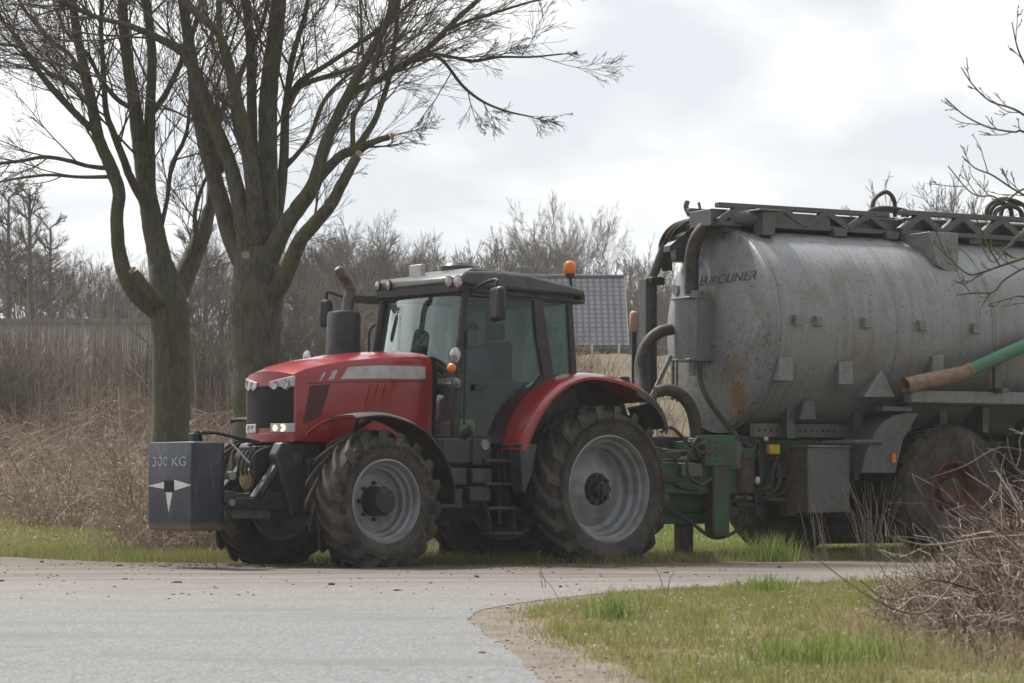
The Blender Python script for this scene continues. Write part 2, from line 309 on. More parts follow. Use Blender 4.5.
# ------------------------------------------------------------------ mesh helpers
def V(*a): return np.array(a, float)
class MB:
    def __init__(s): s.v = []; s.f = []; s.mi = []
    def add(s, vs, fs, mi=0):
        o = len(s.v); s.v += [tuple(map(float, p)) for p in vs]; s.f += [tuple(i + o for i in f) for f in fs]; s.mi += [mi] * len(fs); return s
    def box(s, c, d, rot=None, mi=0):
        c = V(*c); h = V(*d) / 2
        P = [V(x, y, z) * h for x in (-1, 1) for y in (-1, 1) for z in (-1, 1)]
        if rot is not None:
            m = np.array(Matrix.Rotation(rot[1], 3, rot[0])); P = [m @ p for p in P]
        return s.add([c + p for p in P], [(0, 1, 3, 2), (4, 6, 7, 5), (0, 4, 5, 1), (2, 3, 7, 6), (0, 2, 6, 4), (1, 5, 7, 3)], mi)
    def b2(s, lo, hi, mi=0):
        lo, hi = V(*lo), V(*hi); return s.box((lo + hi) / 2, hi - lo, mi=mi)
    def beam(s, p0, p1, w_, h_, up=(0, 0, 1), mi=0):
        p0, p1 = V(*p0), V(*p1); d = p1 - p0; d /= np.linalg.norm(d); a = np.cross(d, V(*up))
        if np.linalg.norm(a) < 1e-4: a = np.cross(d, V(0, 1, 0))
        a /= np.linalg.norm(a); b = np.cross(a, d); P = []
        for p in (p0, p1):
            for i, j in ((-1, -1), (1, -1), (1, 1), (-1, 1)): P.append(p + a * i * w_ / 2 + b * j * h_ / 2)
        return s.add(P, [(0, 3, 2, 1), (4, 5, 6, 7), (0, 1, 5, 4), (1, 2, 6, 5), (2, 3, 7, 6), (3, 0, 4, 7)], mi)
    def tube(s, pts, r, n=10, cap=True, mi=0):
        pts = [V(*p) for p in pts]; k = len(pts); rs = r if hasattr(r, '__len__') else [r] * k
        vs = []; prev = None
        for i in range(k):
            t = pts[min(i + 1, k - 1)] - pts[max(i - 1, 0)]; t /= (np.linalg.norm(t) + 1e-9)
            if prev is None:
                a = np.cross(t, V(0, 0, 1)); a = a if np.linalg.norm(a) > 1e-2 else np.cross(t, V(0, 1, 0))
            else: a = prev - t * np.dot(prev, t)
            a /= np.linalg.norm(a); prev = a; b = np.cross(t, a)
            for q in range(n):
                an = 2 * math.pi * q / n; vs.append(pts[i] + (a * math.cos(an) + b * math.sin(an)) * rs[i])
        fs = [(i * n + q, i * n + (q + 1) % n, (i + 1) * n + (q + 1) % n, (i + 1) * n + q) for i in range(k - 1) for q in range(n)]
        if cap: fs += [tuple(range(n))[::-1], tuple((k - 1) * n + q for q in range(n))]
        return s.add(vs, fs, mi)
    def cyl(s, p0, p1, r, n=16, r1=None, mi=0): return s.tube([p0, p1], [r, r if r1 is None else r1], n, True, mi)
    def lathe(s, prof, c=(0, 0, 0), ax='y', n=32, a0=0, a1=2 * math.pi, mi=0):
        full = abs(a1 - a0 - 2 * math.pi) < 1e-6; k = n if full else n + 1; vs = []
        for i in range(k):
            a = a0 + (a1 - a0) * i / n; ca, sa = math.cos(a), math.sin(a)
            for (h_, r) in prof:
                p = {'y': V(r * ca, h_, r * sa), 'x': V(h_, r * ca, r * sa), 'z': V(r * ca, r * sa, h_)}[ax]; vs.append(V(*c) + p)
        q = len(prof); fs = []
        for i in range(n):
            j = (i + 1) % k
            for u_ in range(q - 1): fs.append((i * q + u_, i * q + u_ + 1, j * q + u_ + 1, j * q + u_))
        return s.add(vs, fs, mi)
    def prism(s, poly, y0, y1, mi=0):          # poly in (x,z); y0/y1 numbers or functions of (x,z)
        f0 = y0 if callable(y0) else (lambda x, z: y0); f1 = y1 if callable(y1) else (lambda x, z: y1)
        k = len(poly); vs = [(x, f0(x, z), z) for x, z in poly] + [(x, f1(x, z), z) for x, z in poly]
        fs = [tuple(range(k)), tuple(range(2 * k - 1, k - 1, -1))] + [(i, i + k, (i + 1) % k + k, (i + 1) % k) for i in range(k)]
        return s.add(vs, fs, mi)
    def grid(s, rows, mi=0):                   # list of rows of points
        n = len(rows[0]); vs = [p for r in rows for p in r]
        return s.add(vs, [(i * n + j, i * n + j + 1, (i + 1) * n + j + 1, (i + 1) * n + j) for i in range(len(rows) - 1) for j in range(n - 1)], mi)
    def shell(s, rows, th, mi=0):              # a bent sheet with thickness th along vector
        th = V(*th); r2 = [[V(*p) + th for p in r] for r in rows]; n = len(rows[0]); m_ = len(rows)
        vs = [p for r in rows for p in r] + [p for r in r2 for p in r]; o = n * m_
        fs = []
        for i in range(m_ - 1):
            for j in range(n - 1):
                a = (i * n + j, i * n + j + 1, (i + 1) * n + j + 1, (i + 1) * n + j); fs += [a[::-1], tuple(q + o for q in a)]
        rim = [(0 * n + j, 0 * n + j + 1) for j in range(n - 1)] + [(i * n + n - 1, (i + 1) * n + n - 1) for i in range(m_ - 1)] + \
              [((m_ - 1) * n + j + 1, (m_ - 1) * n + j) for j in range(n - 1)] + [((i + 1) * n, i * n) for i in range(m_ - 1)]
        fs += [(a, b, b + o, a + o) for a, b in rim]
        return s.add(vs, fs, mi)
    def ball(s, c, r, n=12, mi=0):
        r = V(r, r, r) if not hasattr(r, '__len__') else V(*r); vs = []; k = n // 2
        for i in range(k + 1):
            t = math.pi * i / k
            for q in range(n):
                p = 2 * math.pi * q / n; vs.append(V(*c) + r * V(math.sin(t) * math.cos(p), math.sin(t) * math.sin(p), math.cos(t)))
        fs = [(i * n + q, (i + 1) * n + q, (i + 1) * n + (q + 1) % n, i * n + (q + 1) % n) for i in range(k) for q in range(n)]
        return s.add(vs, fs, mi)
    def build(s, name, m_, parent=None, bevel=0, smooth=38, loc=None):
        me = bpy.data.meshes.new(name); me.from_pydata(s.v, [], s.f)
        bm = bmesh.new(); bm.from_mesh(me); bmesh.ops.remove_doubles(bm, verts=bm.verts, dist=1e-5)
        bmesh.ops.recalc_face_normals(bm, faces=bm.faces); bm.to_mesh(me); bm.free()
        if isinstance(m_, (list, tuple)):
            for q in m_: me.materials.append(M[q])
            if len(me.polygons) == len(s.mi): me.polygons.foreach_set('material_index', s.mi)
        else: me.materials.append(M[m_])
        me.shade_smooth(); me.set_sharp_from_angle(angle=R(smooth))
        o = bpy.data.objects.new(name, me); col.objects.link(o)
        if parent: o.parent = parent
        if loc is not None: o.location = loc
        if bevel:
            b = o.modifiers.new('bevel', 'BEVEL'); b.width = bevel; b.segments = 2; b.limit_method = 'ANGLE'; b.angle_limit = R(40); b.harden_normals = False
        return o
def spline(pts, n=8):
    pts = [V(*p) for p in pts]; P = [2 * pts[0] - pts[1]] + pts + [2 * pts[-1] - pts[-2]]; o = []
    for i in range(1, len(P) - 2):
        for k in range(n):
            t = k / n; a, b, c, d = P[i - 1], P[i], P[i + 1], P[i + 2]
            o.append(0.5 * (2 * b + (c - a) * t + (2 * a - 5 * b + 4 * c - d) * t * t + (3 * b - a - 3 * c + d) * t ** 3))
    o.append(pts[-1]); return o
def tag(o, label=None, cat=None, group=None, kind=None):
    if label: o['label'] = label
    if cat: o['category'] = cat
    if group: o['group'] = group
    if kind: o['kind'] = kind
    return o
def empty(name, loc=(0, 0, 0), rz=0, parent=None):
    o = bpy.data.objects.new(name, None); col.objects.link(o); o.location = loc; o.rotation_euler = (0, 0, rz); o.empty_display_size = 0.3
    if parent: o.parent = parent
    return o
def copy_tree(o, parent=None):
    c = o.copy(); col.objects.link(c)
    if parent: c.parent = parent
    for ch in o.children: copy_tree(ch, c)
    return c
def np_mesh(name, verts, faces, m_, parent=None, smooth=False):
    """faces: list of (n,k) integer arrays"""
    me = bpy.data.meshes.new(name); verts = np.asarray(verts, np.float32)
    me.vertices.add(len(verts)); me.vertices.foreach_set('co', verts.ravel())
    lt = np.concatenate([np.full(len(f), f.shape[1], np.int32) for f in faces]); li = np.concatenate([f.astype(np.int32).ravel() for f in faces])
    ls = np.concatenate([[0], np.cumsum(lt)[:-1]]).astype(np.int32)
    me.loops.add(len(li)); me.loops.foreach_set('vertex_index', li); me.polygons.add(len(lt)); me.polygons.foreach_set('loop_start', ls)
    me.update(calc_edges=True); me.validate()
    if smooth: me.shade_smooth()
    me.materials.append(M[m_]) if isinstance(m_, str) else [me.materials.append(M[q]) for q in m_]
    o = bpy.data.objects.new(name, me); col.objects.link(o)
    if parent: o.parent = parent
    return o
class Tubes:
    def __init__(s): s.v = []; s.f = []; s.n = 0
    def add(s, P, Rr, sides=3):
        P = np.asarray(P, float); Rr = np.asarray(Rr, float)
        if P.ndim == 2: P = P[None]; Rr = Rr[None]
        n, k, _ = P.shape
        T = np.gradient(P, axis=1); T /= np.linalg.norm(T, axis=2, keepdims=True) + 1e-9
        d = P[:, -1] - P[:, 0]; ref = np.where(np.abs(d[:, 2:3]) > 0.75 * np.linalg.norm(d, axis=1, keepdims=True), np.array([[1., 0.13, 0.]]), np.array([[0.1, 0.05, 1.]]))
        A = np.cross(T, ref[:, None, :]); A /= np.linalg.norm(A, axis=2, keepdims=True) + 1e-9; B = np.cross(T, A)
        an = 2 * np.pi * np.arange(sides) / sides
        X = P[:, :, None, :] + Rr[:, :, None, None] * (A[:, :, None, :] * np.cos(an)[None, None, :, None] + B[:, :, None, :] * np.sin(an)[None, None, :, None])
        idx = np.arange(n * k * sides).reshape(n, k, sides) + s.n
        q = np.stack([idx[:, :-1, :], np.roll(idx, -1, 2)[:, :-1, :], np.roll(idx, -1, 2)[:, 1:, :], idx[:, 1:, :]], -1).reshape(-1, 4)
        s.v.append(X.reshape(-1, 3)); s.f.append(q); s.n += n * k * sides
    def build(s, name, m_, parent=None, smooth=True): return np_mesh(name, np.concatenate(s.v), [np.concatenate(s.f)], m_, parent, smooth)
def blades(name, P, H, W, m_, lean=0.5, seed=1, parent=None):
    g = np.random.default_rng(seed); n = len(P); a = g.uniform(0, 2 * np.pi, n); l = g.uniform(0, lean, n) * H; b = a + g.uniform(-1, 1, n)
    s = np.stack([np.cos(a), np.sin(a), 0 * a], 1) * (W / 2)[:, None]; d = np.stack([np.cos(b), np.sin(b), 0 * b], 1)
    z = np.array([0, 0, 1.])
    mid = P + d * (l * 0.35)[:, None] + z * (H * 0.55)[:, None]; tip = P + d * l[:, None] + z * (H * (1 - 0.3 * np.minimum(l / H, 1.6) ** 2))[:, None]
    X = np.stack([P - s, P + s, mid - s * 0.7, mid + s * 0.7, tip], 1).reshape(-1, 3); i = np.arange(n)[:, None] * 5
    return np_mesh(name, X, [i + np.array([[0, 1, 3, 2]]), i + np.array([[2, 3, 4]])], m_, parent)
def text_mesh(body, size, align='LEFT', shear=0.0, bold=0.0, ext=0.003):
    c = bpy.data.curves.new('t', 'FONT'); c.body = body; c.size = size; c.align_x = align; c.shear = shear; c.offset = bold; c.extrude = ext; c.resolution_u = 3
    o = bpy.data.objects.new('t', c); col.objects.link(o); dg = bpy.context.evaluated_depsgraph_get()
    me = bpy.data.meshes.new_from_object(o.evaluated_get(dg)); bpy.data.objects.remove(o); bpy.data.curves.remove(c)
    vs = [tuple(v.co) for v in me.vertices]; fs = [tuple(p.vertices) for p in me.polygons]; bpy.data.meshes.remove(me); return vs, fs

# ------------------------------------------------------------------ measured frames
def frame(O, psi):
    c, s = math.cos(R(psi)), math.sin(R(psi))
    def T(u, v, y):
        t = (u - 512) / F_PX; x = (O[0] + s * y - t * (O[1] - c * y)) / (c - s * t); Y = O[1] - s * x - c * y
        return V(x, y, CH - (v - HOR) * Y / F_PX)
    return T
TO = (0.138, 30.46); T = frame(TO, 40)
KO = (0.138 + 1.1 * 0.766, 30.46 + 1.1 * 0.643); K = frame(KO, 28)
def at(u, v, Y): return V((u - 512) / F_PX * Y, Y, CH - (v - HOR) * Y / F_PX)

# ------------------------------------------------------------------ setting: ground, road
def sstep(t): t = np.clip(t, 0, 1); return t * t * (3 - 2 * t)
def zt(X, Y):
    X = np.asarray(X, float); Y = np.asarray(Y, float)
    st = np.where(X < 0.5, 35.0, 39.0)
    st = 37.0 - 2.0 * np.tanh(-(X - 0.5) / 1.5)
    z = 5.8 * sstep((Y - st) / (100 - st))
    bumps = 0.10 * np.sin(X * 0.9 + 1.3) * np.sin(Y * 0.7) + 0.06 * np.sin(X * 2.3 + Y * 1.7)
    return z + bumps * sstep((Y - 35) / 6) * (1 - sstep((Y - 110) / 30))
xs = np.unique(np.concatenate([np.linspace(-700, -60, 10), np.linspace(-60, -20, 28), np.linspace(-20, 20, 134), np.linspace(20, 60, 28), np.linspace(60, 700, 10)]))
ys = np.unique(np.concatenate([np.linspace(-400, -10, 8), np.linspace(-10, 30, 40), np.linspace(30, 62, 110), np.linspace(62, 130, 60), np.linspace(130, 1000, 12)]))
GX, GY = np.meshgrid(xs, ys); GZ = zt(GX, GY)
# near grass corner is a little humped
hump = 0.10 * np.exp(-((GX - 2.4) / 1.2) ** 2 - ((GY - 16) / 3.0) ** 2)
GZ = GZ + hump
nx, ny = len(xs), len(ys); idx = np.arange(nx * ny).reshape(ny, nx)
q = np.stack([idx[:-1, :-1], idx[:-1, 1:], idx[1:, 1:], idx[1:, :-1]], -1).reshape(-1, 4)
tag(np_mesh('ground', np.stack([GX, GY, GZ], -1).reshape(-1, 3), [q], 'ground', smooth=True), kind='structure')

def wob_line(pts, amp, step=0.18, seed=3):
    g = random.Random(seed); P = [V(*p) for p in pts]; o = []
    P = spline([(p[0], p[1], 0) for p in P], 10)
    for a, b in zip(P[:-1], P[1:]):
        d = np.linalg.norm(b - a); k = max(1, min(40, int(d / step)))
        if d > 8: k = 2
        for i in range(k):
            p = a + (b - a) * i / k; o.append((p[0] + g.uniform(-amp, amp), p[1] + g.uniform(-amp, amp) * 1.5))
    o.append((P[-1][0], P[-1][1])); return o
far_edge = [(-60, 95), (-25, 55), (-11, 37.5), (-6.3, 31.6), (-4.5, 29.5), (-2.5, 29.0), (0, 28.75), (1.9, 29.2), (3.3, 29.9), (5, 31.2), (7.5, 33.2), (16, 40), (40, 58)]
near_edge = [(40, 42), (12, 30.5), (6.0, 26.2), (3.7, 24.0), (2.2, 22.6), (1.06, 21.3), (0.35, 19.8), (-0.12, 18.3), (-0.27, 17.0), (-0.2, 15.4), (0.0, 13.2), (0.14, 11.2), (0.6, 5), (1.2, -4), (2, -30)]
EDGE_F = wob_line(far_edge, 0.05, seed=4); EDGE_N = wob_line(near_edge, 0.022, step=0.07, seed=5)
def sheet(name, poly, z, m_):
    bm = bmesh.new(); vs = [bm.verts.new((x, y, z)) for x, y in poly]; f = bm.faces.new(vs); bmesh.ops.recalc_face_normals(bm, faces=[f])
    if f.normal.z < 0: f.normal_flip()
    bmesh.ops.triangulate(bm, faces=[f]); me = bpy.data.meshes.new(name); bm.to_mesh(me); bm.free(); me.materials.append(M[m_])
    o = bpy.data.objects.new(name, me); col.objects.link(o); return o
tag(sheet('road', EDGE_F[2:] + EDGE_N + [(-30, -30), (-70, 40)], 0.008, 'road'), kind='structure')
dv_in = wob_line([(1.5, 21.6), (0.75, 20.1), (0.3, 18.6), (0.12, 17.2), (0.2, 15.5), (0.36, 13.2), (0.62, 11.2), (1.15, 5), (1.8, -4)], 0.06, step=0.10, seed=6)
dv_out = wob_line([(-0.3, -4), (-0.2, 11), (-0.5, 15.4), (-0.6, 17), (-0.4, 18.6), (0.2, 20.4), (1.0, 21.9)], 0.01, seed=8)
tag(sheet('dirt_shoulder', dv_in + dv_out, 0.004, 'dirt'), kind='structure')
vg = wob_line([(-7.5, 33.9), (-6.0, 31.7), (-4.5, 29.75), (-2.5, 29.2), (0, 28.95), (1.9, 29.4), (3.3, 30.1), (5, 31.4), (7.5, 33.4)], 0.06, seed=9)
vg2 = wob_line([(7.5, 32.7), (5, 30.7), (3.3, 29.4), (1.9, 28.7), (0, 28.3), (-2.5, 28.5), (-4.5, 29.1), (-6.4, 31.2), (-7.5, 33.0)], 0.02, seed=10)
tag(sheet('muddy_verge', vg + vg2, 0.004, 'dirt'), kind='structure')
# ------------------------------------------------------------------ mud clods on the road (countless)
mb = MB()
for i in range(900):
    if i < 650: X = rnd.gauss(-1.5, 1.9); Y = 27.9 + rnd.gauss(0, 0.45) + abs(X + 0.5) * 0.12
    else: X = rnd.uniform(-6, 3); Y = rnd.uniform(19.5, 28.5)
    r_ = rnd.uniform(0.004, 0.013) if rnd.random() < 0.93 else rnd.uniform(0.014, 0.028)
    mb.ball((X, Y, 0.008 + r_ * 0.25), (r_ * rnd.uniform(0.8, 1.8), r_ * rnd.uniform(0.8, 1.4), r_ * rnd.uniform(0.4, 0.8)), 6)
tag(mb.build('mud_crumbs', 'mud'), 'crumbs of dark mud dropped along the road by the tractor wheels', 'mud', kind='stuff')

# grit and small stones along the broken road edge (countless)
mb = MB()
for i in range(1700):
    a, b = rnd.choice(EDGE_N[30:-20]); X = a + rnd.gauss(0.12, 0.22); Y = b + rnd.gauss(0, 0.25)
    if not 10.5 < Y < 23: continue
    r_ = rnd.uniform(0.003, 0.008) if rnd.random() < 0.97 else rnd.uniform(0.009, 0.015)
    mb.ball((X, Y, 0.006 + r_ * 0.3), (r_ * rnd.uniform(0.8, 1.6), r_ * rnd.uniform(0.8, 1.3), r_ * rnd.uniform(0.5, 0.9)), 6)
M['grit'] = mat('road_grit', (0.15, 0.125, 0.10), 0.9, island=(0.34, 0.31, 0.28))
tag(mb.build('road_grit', 'grit'), 'loose grit and small stones along the broken edge of the asphalt', 'gravel', kind='stuff')
# ------------------------------------------------------------------ trees
def unit(v): return v / (np.linalg.norm(v) + 1e-9)
def rot_dir(g, d, ang):
    a = unit(np.cross(d, V(g.gauss(0, 1), g.gauss(0, 1), g.gauss(0, 1)))); return unit(d * math.cos(ang) + a * math.sin(ang))
def poly_grow(g, p, d, Ln, k, wander, up):
    pts = [p]; st = Ln / (k - 1)
    for i in range(k - 1):
        d = unit(d + V(g.gauss(0, wander), g.gauss(0, wander), g.gauss(0, wander) + up)); p = p + d * st; pts.append(p)
    return np.array(pts), d
class Tree:
    def __init__(s, seed): s.g = random.Random(seed); s.lv = {}
    def put(s, lev, P, r0, r1): s.lv.setdefault(lev, []).append((P, np.linspace(r0, r1, len(P))))
    def branch(s, p, d, Ln, r, lev, spec):
        """spec: list of (children, length factor, K) per level"""
        g = s.g; K_ = spec[lev][2]
        P, _ = poly_grow(g, p, d, Ln, K_, spec[lev][3], spec[lev][4]); rt = max(r * 0.35, spec['rmin'])
        s.put(lev, P, max(r, spec['rmin']), rt)
        if lev + 1 not in spec: return
        nch = max(1, int(round(spec[lev][0] * g.uniform(0.7, 1.3))))
        for i in range(nch):
            t = g.uniform(0.18, 1.0) if i else 1.0; f = t * (K_ - 1); j = min(int(f), K_ - 2); q_ = P[j] + (P[j + 1] - P[j]) * (f - j)
            dd = rot_dir(g, unit(P[j + 1] - P[j]), g.uniform(0.25, 0.65) if i else 0.15)
            s.branch(q_, dd, Ln * spec[lev][1] * g.uniform(0.55, 1.15) * (1.15 - 0.5 * t), max(r * (1 - 0.6 * t) * 0.6, spec['rmin']), lev + 1, spec)
    def tubes(s, tb, sides):
        for lev, items in s.lv.items():
            by = {}
            for P, r_ in items: by.setdefault(len(P), []).append((P, r_))
            for k, it in by.items(): tb.add(np.array([a for a, _ in it]), np.array([b for _, b in it]), sides.get(lev, 3))
TW = {0: (7, 0.60, 9, 0.05, 0.03), 1: (5, 0.62, 8, 0.065, 0.015), 2: (3, 0.75, 6, 0.08, -0.01), 3: (0, 0, 4, 0.12, 0), 'rmin': 0.0026}

def big_tree(name, label, Y0, base, limbs, stubs, seed, density, parent_extra=None):
    root = empty(name, tuple(base)); B_ = V(*base)
    tk = MB(); t = Tree(seed); g = t.g; seen = []
    for lim in limbs:
        pts = [at(u, v, Y0 + dy) - B_ for u, v, w_, dy in lim['p']]
        if seen:                                              # start on the limb it springs from
            S = np.array(seen); W_ = S + B_; uv = np.stack([W_[:, 0] / W_[:, 1], (W_[:, 2] - CH) / W_[:, 1]], 1) * F_PX
            p_ = pts[0] + B_; dd_ = np.hypot(uv[:, 0] - p_[0] / p_[1] * F_PX, uv[:, 1] - (p_[2] - CH) / p_[1] * F_PX) + 6 * np.abs(W_[:, 1] - p_[1]); pts[0] = S[int(np.argmin(dd_))]
        rs = [w_ * (0.88 if seen else 1.0) / 2 / F_PX * (Y0 + dy) for u, v, w_, dy in lim['p']]
        sp = spline(pts, 7); rr = np.interp(np.linspace(0, len(pts) - 1, len(sp)), range(len(pts)), rs)
        seen += list(sp)
        jit = [p + V(g.gauss(0, 1), g.gauss(0, 1), g.gauss(0, 1)) * 0.022 * r_ for p, r_ in zip(sp, rr)]
        rr = [r_ * (1 + g.gauss(0, 0.015)) for r_ in rr]
        tk.tube(jit, rr, 14 if rs[0] > 0.12 else 10)
        Ls = np.cumsum([0] + [np.linalg.norm(b - a) for a, b in zip(sp[:-1], sp[1:])]); tot = Ls[-1]
        s0 = lim.get('from', 0.35) * tot; s_ = s0
        while s_ < tot:
            j = min(int(np.searchsorted(Ls, s_)), len(sp) - 1); p = sp[j]; d = unit(sp[j] - sp[max(j - 1, 0)])
            dd = rot_dir(g, d, g.uniform(0.45, 1.05)); dd = unit(dd + V(0, 0, 0.12))
            t.branch(p, dd, lim.get('len', 1.5) * g.uniform(0.6, 1.6), min(rr[j] * 0.45, g.uniform(0.008, 0.02)), 0, TW); s_ += g.uniform(0.5, 1.5) * density
        if lim.get('end', True):                              # the limb goes on growing beyond the part traced
            d = unit(sp[-1] - sp[-3])
            for k in range(lim.get('ends', 2)):
                t.branch(sp[-1], rot_dir(g, d, 0.12 + 0.22 * k), lim.get('endlen', 2.2) * g.uniform(0.8, 1.15), rr[-1] * 0.85, 0, {**TW, 0: (13, 0.42, 9, 0.07, 0.03)})
    tr = tk.build('trunk', 'bark', root, smooth=60)
    for u, v, dy, r_, dirv in stubs:
        p = at(u, v, Y0 + dy) - B_; mbx = MB(); mbx.cyl(p, p + unit(V(*dirv)) * 0.03, r_, 14); mbx.build('sawn_cut', 'cut', tr, smooth=60)
    tb = Tubes(); t.tubes(tb, {0: 5, 1: 4}); tb.build('crown', 'twig', root)
    tag(root, label, 'tree'); return root

YB, YA = 33.0, 34.6
limbsB = [
 {'p': [(258, 566, 66, 0), (258, 540, 57, 0), (258, 470, 53, 0), (258, 400, 50, 0), (257, 340, 50, 0), (256, 300, 54, 0), (257, 265, 46, 0), (258, 238, 34, 0.05), (263, 210, 16, 0.08)], 'from': 2, 'end': False},
 {'p': [(247, 285, 30, 0.05), (233, 240, 24, 0.1), (222, 205, 20, 0.15), (203, 135, 17, 0.3), (194, 75, 14, 0.4), (187, 29, 12, 0.5), (179, -20, 10, 0.6)]},
 {'p': [(252, 275, 30, -0.1), (242, 215, 20, -0.2), (230, 165, 17, -0.25), (214, 123, 15, -0.35), (200, 85, 15, -0.4), (186, 55, 12, -0.5), (158, 38, 9, -0.7), (126, 24, 7, -0.9)]},
 {'p': [(258, 270, 26, -0.15), (254, 200, 19, -0.3), (248, 150, 17, -0.45), (237, 100, 14, -0.6), (226, 55, 12, -0.75), (217, 32, 9, -0.8), (200, 17, 8, -0.8), (176, -12, 6, -0.8)]},
 {'p': [(224, 62, 8, -0.7), (220, 35, 7, -0.65), (218, -25, 6, -0.6)]},
 {'p': [(262, 280, 40, 0.05), (266, 235, 27, 0.08), (268, 200, 24, 0.1), (268, 140, 22, 0.15), (269, 88, 21, 0.2), (276, 29, 19, 0.25), (282, -30, 16, 0.3)], 'from': 0.25, 'endlen': 2.6},
 {'p': [(260, 262, 20, 0.3), (255, 200, 13, 0.45), (252, 120, 12, 0.6), (251, 60, 11, 0.7), (248, 18, 10, 0.8), (242, -20, 9, 0.9)]},
 {'p': [(272, 262, 20, 0.1), (278, 210, 13, 0.2), (284, 155, 11, 0.35), (286, 108, 10, 0.5), (297, 88, 8, 0.6), (318, 79, 6, 0.75), (348, 70, 5, 0.9), (380, 56, 4, 1.1)], 'len': 1.3, 'endlen': 1.3},
 {'p': [(287, 112, 8, 0.5), (292, 60, 7, 0.55), (305, 15, 6, 0.6), (312, -25, 5, 0.6)], 'from': 0.1},
 {'p': [(268, 285, 30, -0.05), (282, 232, 20, -0.2), (298, 208, 19, -0.3), (314, 184, 17, -0.4), (326, 142, 13, -0.5), (344, 103, 12, -0.6), (364, 64, 10, -0.7), (382, 32, 9, -0.8), (401, -8, 8, -0.9)], 'from': 0.4},
 {'p': [(313, 186, 13, -0.4), (328, 168, 12, -0.5), (342, 155, 11, -0.6), (358, 149, 11, -0.7), (376, 141, 7, -0.75), (389, 137, 7, -0.8)], 'end': False, 'from': 0.7, 'len': 0.8},
 {'p': [(356, 150, 8, -0.7), (367, 133, 8, -0.65), (377, 115, 7, -0.6), (389, 78, 6, -0.5), (396, 32, 5, -0.4), (400, -10, 5, -0.3)], 'from': 0.2, 'len': 1.0},
 {'p': [(352, 148, 6, -0.7), (353, 120, 6, -0.8), (360, 105, 5, -0.9), (370, 85, 5, -1.0), (380, 40, 4, -1.1), (392, 0, 4, -1.2)], 'from': 0.3, 'len': 0.9},
 {'p': [(270, 312, 26, -0.1), (282, 282, 20, -0.25), (299, 243, 17, -0.5), (316, 222, 16, -0.65), (331, 204, 14, -0.75), (345, 178, 12, -0.85), (357, 156, 11, -0.9)], 'end': False, 'from': 0.45, 'len': 0.9},
 {'p': [(345, 102, 9, -0.6), (358, 90, 9, -0.6), (378, 80, 8, -0.6), (402, 66, 8, -0.6), (429, 47, 7, -0.6), (459, 17, 6, -0.6), (488, -8, 5, -0.6)], 'from': 0.3, 'len': 0.8, 'endlen': 0.7},
 {'p': [(408, 60, 5, -0.6), (432, 55, 4.5, -0.7), (452, 57, 4, -0.8), (473, 61, 4, -0.9), (500, 57, 3, -1.0), (530, 57, 2.4, -1.1), (562, 54, 1.8, -1.2)], 'from': 0.3, 'len': 0.5, 'endlen': 0.2, 'ends': 1},
 {'p': [(428, 50, 4.5, -0.6), (444, 62, 4, -0.5), (462, 85, 3.6, -0.4), (482, 101, 3, -0.4), (506, 111, 2.4, -0.3), (528, 116, 1.8, -0.3)], 'from': 0.25, 'len': 0.6, 'endlen': 0.3, 'ends': 1},
 {'p': [(444, 32, 5, -0.6), (468, 21, 4, -0.7), (494, 13, 3.4, -0.8), (530, 2, 2.6, -0.9), (560, -4, 2, -1)], 'from': 0.2, 'len': 0.55, 'endlen': 0.25, 'ends': 1},
 {'p': [(288, 104, 8, 0.4), (300, 82, 7, 0.2), (325, 66, 6, 0.0), (352, 48, 5, -0.2), (390, 20, 4, -0.4), (425, -10, 4, -0.5)], 'from': 0.2, 'len': 1.1},
 {'p': [(300, 175, 6, 0.2), (308, 140, 5, 0.3), (322, 105, 5, 0.4), (338, 84, 4, 0.5), (360, 66, 3, 0.6)], 'from': 0.2, 'len': 0.9, 'endlen': 0.8},
 {'p': [(246, 165, 7, -0.3), (238, 135, 8, -0.1), (234, 95, 7, 0.1), (246, 60, 6, 0.2), (262, 25, 5, 0.2), (272, -20, 4, 0.2)], 'from': 0.3},
]
bB = at(258, 555, YB); bB[2] = 0
big_tree('multi_stemmed_tree', 'thick mossy bare tree right behind the red bonnet, splitting into many stems', YB, bB, limbsB,
         [(246, 255, -0.72, 0.045, (-0.1, -1, -0.1)), (391, 136.5, -0.8, 0.045, (1, -0.2, 0.1)), (358, 154, -0.92, 0.04, (0.6, -1, 0.3))], 21, 0.33)
